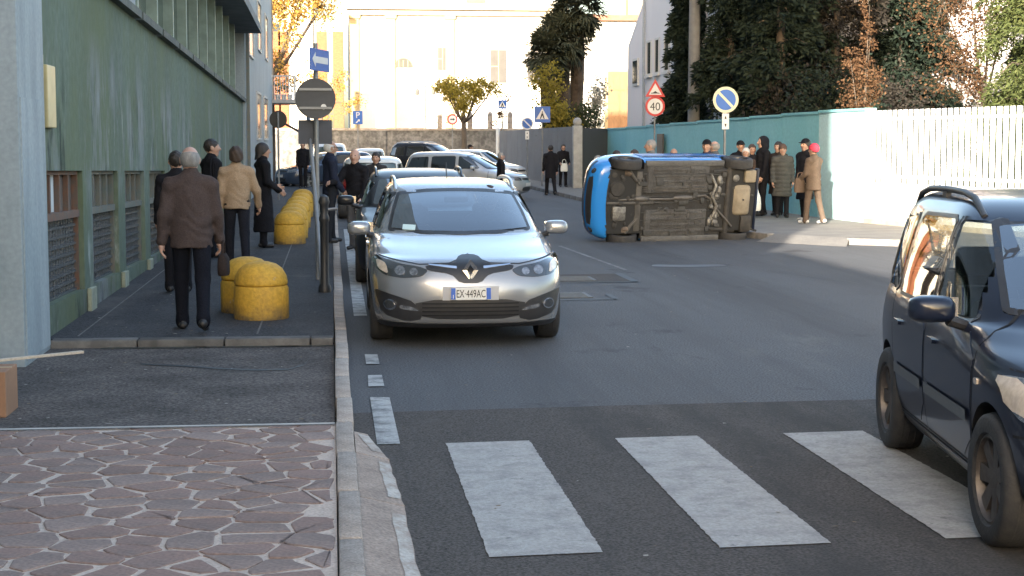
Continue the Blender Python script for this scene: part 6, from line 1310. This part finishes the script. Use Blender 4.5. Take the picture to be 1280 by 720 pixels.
# onlookers behind the overturned car
GX = 'onlookers behind the overturned car'
person((5.85, 35.0, 0), -140, 1.52, 'white-haired onlooker whose head shows by the blue bonnet', top=(.1, .09, .085), hair='grey', style='short', group=GX)
person((6.3, 35.2, 0), -160, 1.62, 'onlooker in dark cap seen low over the blue sill', top=(.03, .03, .035), hat=('cap', (.05, .045, .05)), group=GX)
person((6.7, 35.2, 0), 120, 1.65, 'brown-haired onlooker beside the man in grey jacket', top=(.05, .05, .055), hair='brown', group=GX, sk=2)
person((6.95, 34.6, 0), 75, 1.86, 'tall grey-haired man in grey jacket leaning behind the overturned car', top=(.13, .14, .145), hair='grey', style='short', coat_r=1.12, group=GX)
person((7.55, 35.0, 0), 165, 1.68, 'balding onlooker in dark jacket looking over the overturned car', top=(.018, .02, .027), hair='grey', style='bald', group=GX, sk=1)
person((8.2, 34.6, .0), 130, 1.86, 'man in black cap facing the bald man behind the car', top=(.03, .032, .06), hat=('cap', (.012, .012, .014)), group=GX, headyaw=20)
person((8.45, 34.9, .0), 60, 1.84, 'bald man in grey-blue jacket close to the man in black cap', top=(.08, .09, .1), hair='grey', style='bald', group=GX, headyaw=-20, sk=2)
GY = 'group standing by the turquoise wall'
person((9.45, 36.0, .12), 160, 1.56, 'white-haired woman in brown coat holding a pale bag', top=(.055, .037, .03), hair='white', style='bob', hem=.5, arms=((5, 4, 10), (5, 6, 12)), group=GY, vox=.016)
person((9.58, 37.0, .12), -170, 1.72, 'person in black cap behind the white-haired woman', top=(.014, .014, .017), hat=('cap', (.012, .012, .015)), group=GY)
person((9.98, 36.5, .12), 100, 1.82, 'tall person in black hooded jacket beside the wall', top=(.013, .014, .018), legs_=(.014, .015, .018), hat=('hood', (.02, .019, .022)), style='none', hem=.72, group=GY, vox=.016)
person((10.2, 35.6, .12), 172, 1.64, 'woman in long dark grey puffer coat and beanie', top=(.062, .062, .058), legs_=(.012, .012, .013), hair='brown', style='short', hat=('beanie', (.09, .06, .05)), hem=.5, puffer=True, coat_r=1.12, group=GY, vox=.013, arms=((2, 8, 14), (2, 8, 14)))
person((10.25, 34.0, .12), 120, 1.76, 'person in long black coat and black hat behind the pink-hatted woman', top=(.016, .016, .018), legs_=(.012, .012, .014), hair='dark', style='long', hat=('cap', (.012, .012, .013)), hem=.45, group=GY, shoe=(.3, .3, .3), vox=.016)
person((10.1, 32.9, .12), 35, 1.66, 'woman in pink knitted hat, tan jacket and white shoes by the turquoise wall', top=(.12, .09, .068), legs_=(.11, .083, .065), hair='brown', style='short', hat=('beanie', (.55, .06, .1)), hem=.74, shoe=(.55, .55, .55), group=GY, vox=.012, coat_r=1.1, arms=((10, 5, 45), (14, 5, 70)), thigh=(10, -10), knee=(4, 8))
person((10.38, 36.6, .12), 140, 1.70, 'person in dark brown coat half hidden behind the puffer coat', top=(.03, .022, .019), hair='dark', style='bob', hem=.5, coat_r=1.1, group=GY)
person((9.78, 36.7, .12), 175, 1.64, 'person in navy coat pressed behind the white-haired woman', top=(.016, .018, .028), hair='brown', style='bob', hem=.55, coat_r=1.1, group=GY)
# driver
person((1.22+.38, 14.12+2.16, -.30), 180, 1.70, 'driver seated at the wheel of the silver estate car', top=(.05, .06, .09), hair='brown', style='short', sit=True, thigh=(78, 78), knee=(70, 70), arms=((40, 6, 55), (40, 6, 55)), vox=.016)
# things carried
wb = mat('plastic_bag', (.6, .62, .6), .5, ns=4, na=.3); blk = cloth((.012, .012, .014))
def bag(name, loc, w, d, h, m, label, rz=0, handle=.16):
    o = empty(name, loc, rz, label, 'bag'); b = MB(); n = 16; V = []; F = []
    for z, sx in ((0, .86), (h*.1, .97), (h*.4, 1), (h*.75, .93), (h, .78)):
        for j in range(n):
            a = 2*math.pi*j/n; V.append((w/2*sx*math.copysign(abs(math.cos(a))**.5, math.cos(a)), d/2*sx*math.copysign(abs(math.sin(a))**.6, math.sin(a))*(1 if z < h*.9 else .5), z+.01*math.sin(3*a)*(z/h)))
    for i in range(4):
        for j in range(n): F.append((i*n+j, i*n+(j+1) % n, (i+1)*n+(j+1) % n, (i+1)*n+j))
    F.append(tuple(range(n))[::-1]); F.append(tuple(range(4*n, 5*n))); b.add(V, F); b.build('pouch', m, o, smooth=50)
    b = MB(); b.tube([(-w*.3, 0, h*.97), (-w*.2, 0, h+handle*.8), (0, 0, h+handle), (w*.2, 0, h+handle*.8), (w*.3, 0, h*.97)], .012, 6); b.build('strap', m, o, smooth=60); return o
bag('carrier_bag', (9.55, 35.55, .28), .3, .14, .4, wb, 'pale plastic carrier bag held by the white-haired woman', R(10))
bag('shopping_bag', (8.78, 60.32, .72), .28, .1, .3, wb, 'white bag held by the person beside the grey wall')
bag('shoulder_bag', (-1.62, 22.15, .86), .3, .12, .26, blk, 'black shoulder bag of the woman in beige jacket', R(80), .52)
bag('hand_bag', (-1.0, 14.95, .62), .22, .1, .2, cloth((.03, .022, .02)), 'small dark bag hanging at the walking man\'s right hand', R(85), .14)
bag('tan_bag', (9.82, 32.95, .78), .3, .1, .3, cloth((.11, .08, .06)), 'tan bag held in front of the woman in pink hat', R(30), .12)
